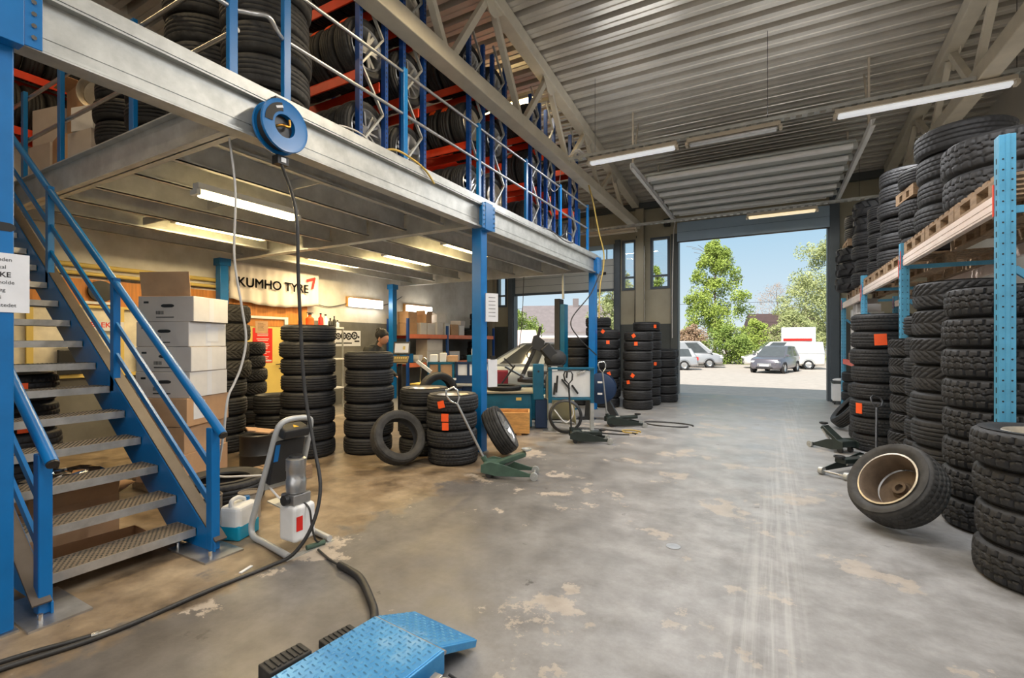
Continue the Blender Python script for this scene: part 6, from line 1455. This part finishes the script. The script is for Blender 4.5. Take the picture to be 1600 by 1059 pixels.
# second tyre changer in front with control boxes
t2 = thing('tyre_changer', 'low teal tyre changer with a tyre on its cream table beside the wooden crate', 'machine', (-3.98, 7.35, 0), R(28.7))
MB().b2((-.50, -.25, .02), (.30, .40, .60)).build('base', 'teal', t2, bevel=.02); MB().b2((-.54, -.30, .601), (.34, .44, .635)).build('table_top', 'khaki', t2, bevel=.005)
MB().b2((.03, -.256, .48), (.12, -.2505, .53)).build('maker_plate', 'cream', t2)
MB().b2((.32, -.32, .50), (.50, -.10, 1.10)).build('teal_control_box', 'teal', t2, bevel=.008)
m = MB(); m.prism([(.0, 0), (.17, 0), (.17, .36), (.06, .46), (0, .36)], .16, frame_mx((.54, -.2, .52), (1, 0, 0), (0, 0, 1))); m.build('grey_control_box', 'khaki', t2, bevel=.004)
MB().b2((.36, -.3, .02), (.56, -.05, .499)).build('pedestal', 'dblue', t2)
for x, z in ((.41, .98), (.62, .86)): MB().cyl((x, -.335, z), (x, -.295 + .0, z), .018, 12).build('button', 'black', t2)
p = WM(t2) @ V((-.18, .02, .638)); tyre('thin tyre lying on the cream table of the low tyre changer', tm('rib', .62, .08, .40), p, (0, 0, 0), None, ('rib', .62, .08, .40))
rc = thing('maroon_cabinet', 'maroon steel tool cabinet behind the low tyre changer', 'cabinet', (-4.95, 8.25, 0), R(28.7)); MB().b2((-.36, -.2, .08), (.30, .2, .90)).build('body', 'maroon', rc, bevel=.01); MB().b2((-.3, -.206, .5), (.24, -.2005, .68)).build('drawer', 'maroon', rc, bevel=.004)
# wooden crate
cr = thing('wooden_crate', 'open pine crate on the floor in front of the teal tyre changer', 'crate', (-3.83, 6.72, 0), R(26)); x, y, z = .42, .22, .33
for s in (-1, 1):
    MB().b2((-x, s * y - .012, .03), (x, s * y + .012, .03 + z)).build('side_board', 'crate', cr, bevel=.003); MB().b2((s * x - .012 + (-s) * .0125, -y + .0125, .03), (s * x + .012 - s * .0125, y - .0125, .03 + z)).build('end_board', 'crate', cr, bevel=.003)
MB().b2((-x + .02, -y + .013, .03), (x - .02, y - .013, .05)).build('bottom_board', 'crate', cr)
for s in (-1, 1): MB().b2((s * .25 - .04, -y, .001), (s * .25 + .04, y, .0295)).build('skid', 'crate', cr)
# cream bumper cover standing on the floor behind the crate
bc = thing('bumper_cover', 'pale cream plastic bumper cover lying on the floor behind the wooden crate', 'car part', (-3.40, 7.86, 0), R(20))
vs = []; fs = []
for i in range(15):
    a = PI * (i / 14 - .5); 
    for k in range(6):
        q = k / 5; vs.append((.36 * math.sin(a) * (1 - .12 * q), .26 * math.cos(a) * (1 - .35 * q), .01 + .48 * q + .04 * math.cos(a)))
for i in range(14):
    for k in range(5): b_ = i * 6 + k; fs.append((b_, b_ + 6, b_ + 7, b_ + 1))
bo_ = MB().add(vs, fs).build('shell', P('aged_plastic', srgb(188, 182, 150), .6, 0, .06, 4), bc, smooth=60); sm_ = bo_.modifiers.new('solid', 'SOLIDIFY'); sm_.thickness = .012
# work stand with tools
ws = thing('tool_stand', 'teal work stand with a pegboard of tools and grey legs', 'stand', (-2.95, 7.42, 0), R(28.7))
for xx in (-.34, .36): m = MB(); m.b2((xx - .03, -.03, .46), (xx + .03, .03, 1.02)); m.build('teal_post', 'teal', ws); MB().b2((xx - .03, -.03, .012), (xx + .03, .03, .459)).build('leg', 'galv', ws); MB().b2((xx - .12, -.12, 0), (xx + .12, .12, .011)).build('foot_plate', 'steel', ws)
MB().b2((-.309, .0, .56), (.329, .02, 1.0)).build('peg_board', 'white', ws); MB().b2((-.37, -.05, 1.021), (.40, .1, 1.05)).build('top_rail', 'teal', ws); MB().b2((-.309, -.10, .52), (.329, .1, .55)).build('tool_ledge', 'teal', ws)
tl_ = [((-.22, -.02, .92), (-.24, -.02, .64), .03), ((-.15, -.02, .86), (-.02, -.02, .70), .045), ((-.06, -.02, .98), (-.07, -.02, .88), .025), ((-.26, -.02, .8), (-.28, -.02, .60), .03), ((.02, -.02, .76), (.12, -.02, .62), .05), ((.1, -.02, .95), (.25, -.02, 1.0), .02)]
for k, (p, q, w_) in enumerate(tl_):
    lab = ['black air gun hanging on the pegboard, leftmost tool', 'black impact wrench slanting on the pegboard', 'long black tool hanging at the top of the pegboard', 'dark pliers hanging low at the pegboard edge', 'black drill hanging in the middle of the pegboard', 'chrome bar lying along the pegboard top'][k]
    p, q = WM(ws) @ (V(p) - V((0, .025, 0))), WM(ws) @ (V(q) - V((0, .025, 0))); tag(MB().bar(p, q, w_, .03).build('hand_tool', 'ink' if k < 5 else 'chrome', bevel=.005), lab, 'tool', 'tools on the pegboard')
# black ring (wheel lift tyre ring)
rg = thing('bicycle_wheel_ring', 'large thin black ring leaning on the work stand behind the low jack', 'ring', (-2.92, 7.13, .280), rot=(R(82), 0, R(24)))
MB().lathe([(.235, -.03), (.265, -.025), (.275, 0), (.265, .025), (.235, .03), (.225, 0)], 44, closed=True).build('ring', 'black', rg, smooth=60); MB().tube(arc([(-.18, .1, .04), (.0, -.10, .05), (.12, .02, .04), (.1, .18, .04)], 6), .012, 8).build('pale_tube', 'hose_w', rg, smooth=60)
# dark hose reel on stand
dh = thing('floor_hose_reel', 'dark blue hose reel disc on a black stand before the door-wall stacks', 'hose reel', (-2.86, 8.75, 0), R(10))
m = MB(); mxr = Matrix.Translation((0, 0, .60)) @ Matrix.Rotation(R(90), 4, 'X'); m.lathe([(.003, .09), (.27, .09), (.29, .08), (.29, .095), (.27, .105), (.003, .105)], 36, mxr); m.lathe([(.003, -.09), (.29, -.09), (.29, -.105), (.003, -.105)], 36, mxr); m.build('disc', 'dblue', dh, smooth=30); MB().lathe([(.1, -.08), (.22, -.08), (.22, .08), (.1, .08)], 30, mxr, closed=True).build('wound_hose', 'hose', dh, smooth=40)
m = MB()
for k in (.12, -.1): m.box((.0, -.107, .6 + k), (.09, .004, .035))
m.build('white_label', 'paper', dh)
m = MB(); m.bar((.06, .0, .45), (.30, 0, .02), .16, .12); m.bar((-.22, -.02, .5), (-.26, -.02, .012), .09, .09); m.b2((-.45, -.15, 0), (-.1, .12, .011)); m.build('stand', 'black', dh)
# vehicle lift columns
vl = thing('vehicle_lift', 'tall dark teal lift column in front of the left bay door', 'lift', (-4.05, 9.62, 0))
MB().b2((-.1, -.12, .02), (.02, .12, 2.42)).build('column', 'ink', vl, bevel=.006); MB().b2((.021, -.10, .02), (.13, .10, 2.30)).build('carriage_rail', 'teal', vl, bevel=.004); MB().b2((-.3, -.3, 0), (.3, .3, .02)).build('base_plate', 'teal', vl); MB().bar((-.0, -.125, .5), (-.7, -.5, .3), .1, .08).build('lift_arm', 'teal', vl)
tag(MB().b2((-4.03, 9.64, 2.424), (-3.99, 9.68, 2.975)).build('riser_pipe', 'galv'), 'pale pipe rising from the lift column to the mezzanine', 'pipe')
# paper notice on the middle post
nn = thing('price_list', 'white printed sheet in a holder on the middle blue post', 'notice', (MX + .058, 5.40, 1.95), R(-35)); MB().b2((-.012, -.02, -.20), (.012, .16, .18)).build('sheet', 'paper', nn)
m = MB()
for k in range(6): m.b2((.0125, .02, .12 - k * .05), (.0132, .12, .126 - k * .05))
m.build('print_line', 'ink', nn)
n2 = thing('clipboard', 'small clipboard hanging lower on the middle blue post', 'clipboard', (MX + .05, 5.44, 1.12), R(-30)); MB().b2((-.01, .0, -.25), (.01, .14, .12)).build('board', 'paper', n2); MB().b2((-.012, .04, .121), (.014, .11, .17)).build('clip', 'black', n2)

# ---------------------------------------------------------------- mechanic, bent forward behind the tyre stacks
pn = thing('person', 'mechanic with dark tied hair bending forward behind the tyre stacks', 'person', (-6.02, 5.86, 0), R(12))
def skinned(name, joints, edges, mat, parent, sub=2):
    me = bpy.data.meshes.new(name); me.from_pydata([j[0] for j in joints], edges, []); me.update(); o = bpy.data.objects.new(name, me); COL.objects.link(o); o.parent = parent
    o.modifiers.new('skin', 'SKIN'); 
    for i, j in enumerate(joints):
        r_ = j[1] if isinstance(j[1], tuple) else (j[1], j[1]); me.skin_vertices[0].data[i].radius = r_
    me.skin_vertices[0].data[0].use_root = True
    s = o.modifiers.new('sub', 'SUBSURF'); s.levels = s.render_levels = sub; me.materials.append(MT[mat]); 
    for p in me.polygons: p.use_smooth = True
    return o
# local: +X faces forward
J = [((0, 0, .92), (.15, .17)), ((.03, 0, 1.08), (.14, .15)), ((.10, 0, 1.24), (.13, .17)), ((.18, 0, 1.36), (.10, .13)), ((.22, 0, 1.42), .058), ((.265, 0, 1.485), .06), ((.29, 0, 1.56), .075),
     ((0, .10, .86), .095), ((.05, .11, .48), .065), ((-.02, .12, .09), .045), ((.12, .13, .045), .04), ((0, -.10, .86), .095), ((.03, -.11, .48), .065), ((-.04, -.12, .09), .045), ((.10, -.13, .045), .04),
     ((.16, .20, 1.33), .062), ((.22, .26, 1.06), .045), ((.42, .20, .92), .036), ((.47, .19, .90), .032), ((.16, -.20, 1.33), .062), ((.22, -.26, 1.06), .045), ((.42, -.20, .92), .036), ((.47, -.19, .90), .032)]
E_ = [(0, 1), (1, 2), (2, 3), (3, 4), (4, 5), (5, 6), (0, 7), (7, 8), (8, 9), (9, 10), (0, 11), (11, 12), (12, 13), (13, 14), (3, 15), (15, 16), (16, 17), (17, 18), (3, 19), (19, 20), (20, 21), (21, 22)]
skinned('body', J, E_, 'cloth', pn)
m = MB(); m.sphere((.315, 0, 1.545), .092, 10, (1.08, .84, 1.22)); m.sphere((.405, 0, 1.53), .018, 6, (1, .8, 1.3)); 
for s in (-1, 1): m.sphere((.30, s * .080, 1.54), .026, 6, (.7, .4, 1.2)); m.sphere((.385, s * .034, 1.56), .012, 6)
m.box((.398, 0, 1.48), (.012, .045, .008)); m.cyl((.235, 0, 1.43), (.29, 0, 1.50), .056, 14); m.build('head', 'skin', pn, smooth=60)
m = MB(); m.sphere((.295, 0, 1.60), .105, 10, (1.06, .90, .95)); m.sphere((.245, 0, 1.67), .05, 8); m.sphere((.265, .03, 1.655), .04, 7); m.sphere((.255, -.04, 1.65), .038, 7); hh_ = m.build('hair', 'hair', pn, smooth=60)
for v_ in hh_.data.vertices: v_.co += V((rnd.uniform(-.007, .007),) * 3)
MB().sphere((.30, .096, 1.645), .018, 6, (1, .5, 1.2)).build('hair_clip', 'paper', pn, smooth=60)
for s in (-1, 1):
    for f_ in range(4):
        a0 = V((.485, s * (.19 + (f_ - 1.5) * .016), .895)); L_ = (.07, .08, .075, .06)[f_]
        skinned('finger', [(tuple(a0), .009), (tuple(a0 + V((L_ * .5, 0, -.012))), .0085), (tuple(a0 + V((L_ * .8, 0, -.04))), .0075)], [(0, 1), (1, 2)], 'skin', pn, 1)
    skinned('thumb', [((.46, s * .165, .90), .010), ((.50, s * .145, .885), .009), ((.52, s * .14, .865), .008)], [(0, 1), (1, 2)], 'skin', pn, 1)
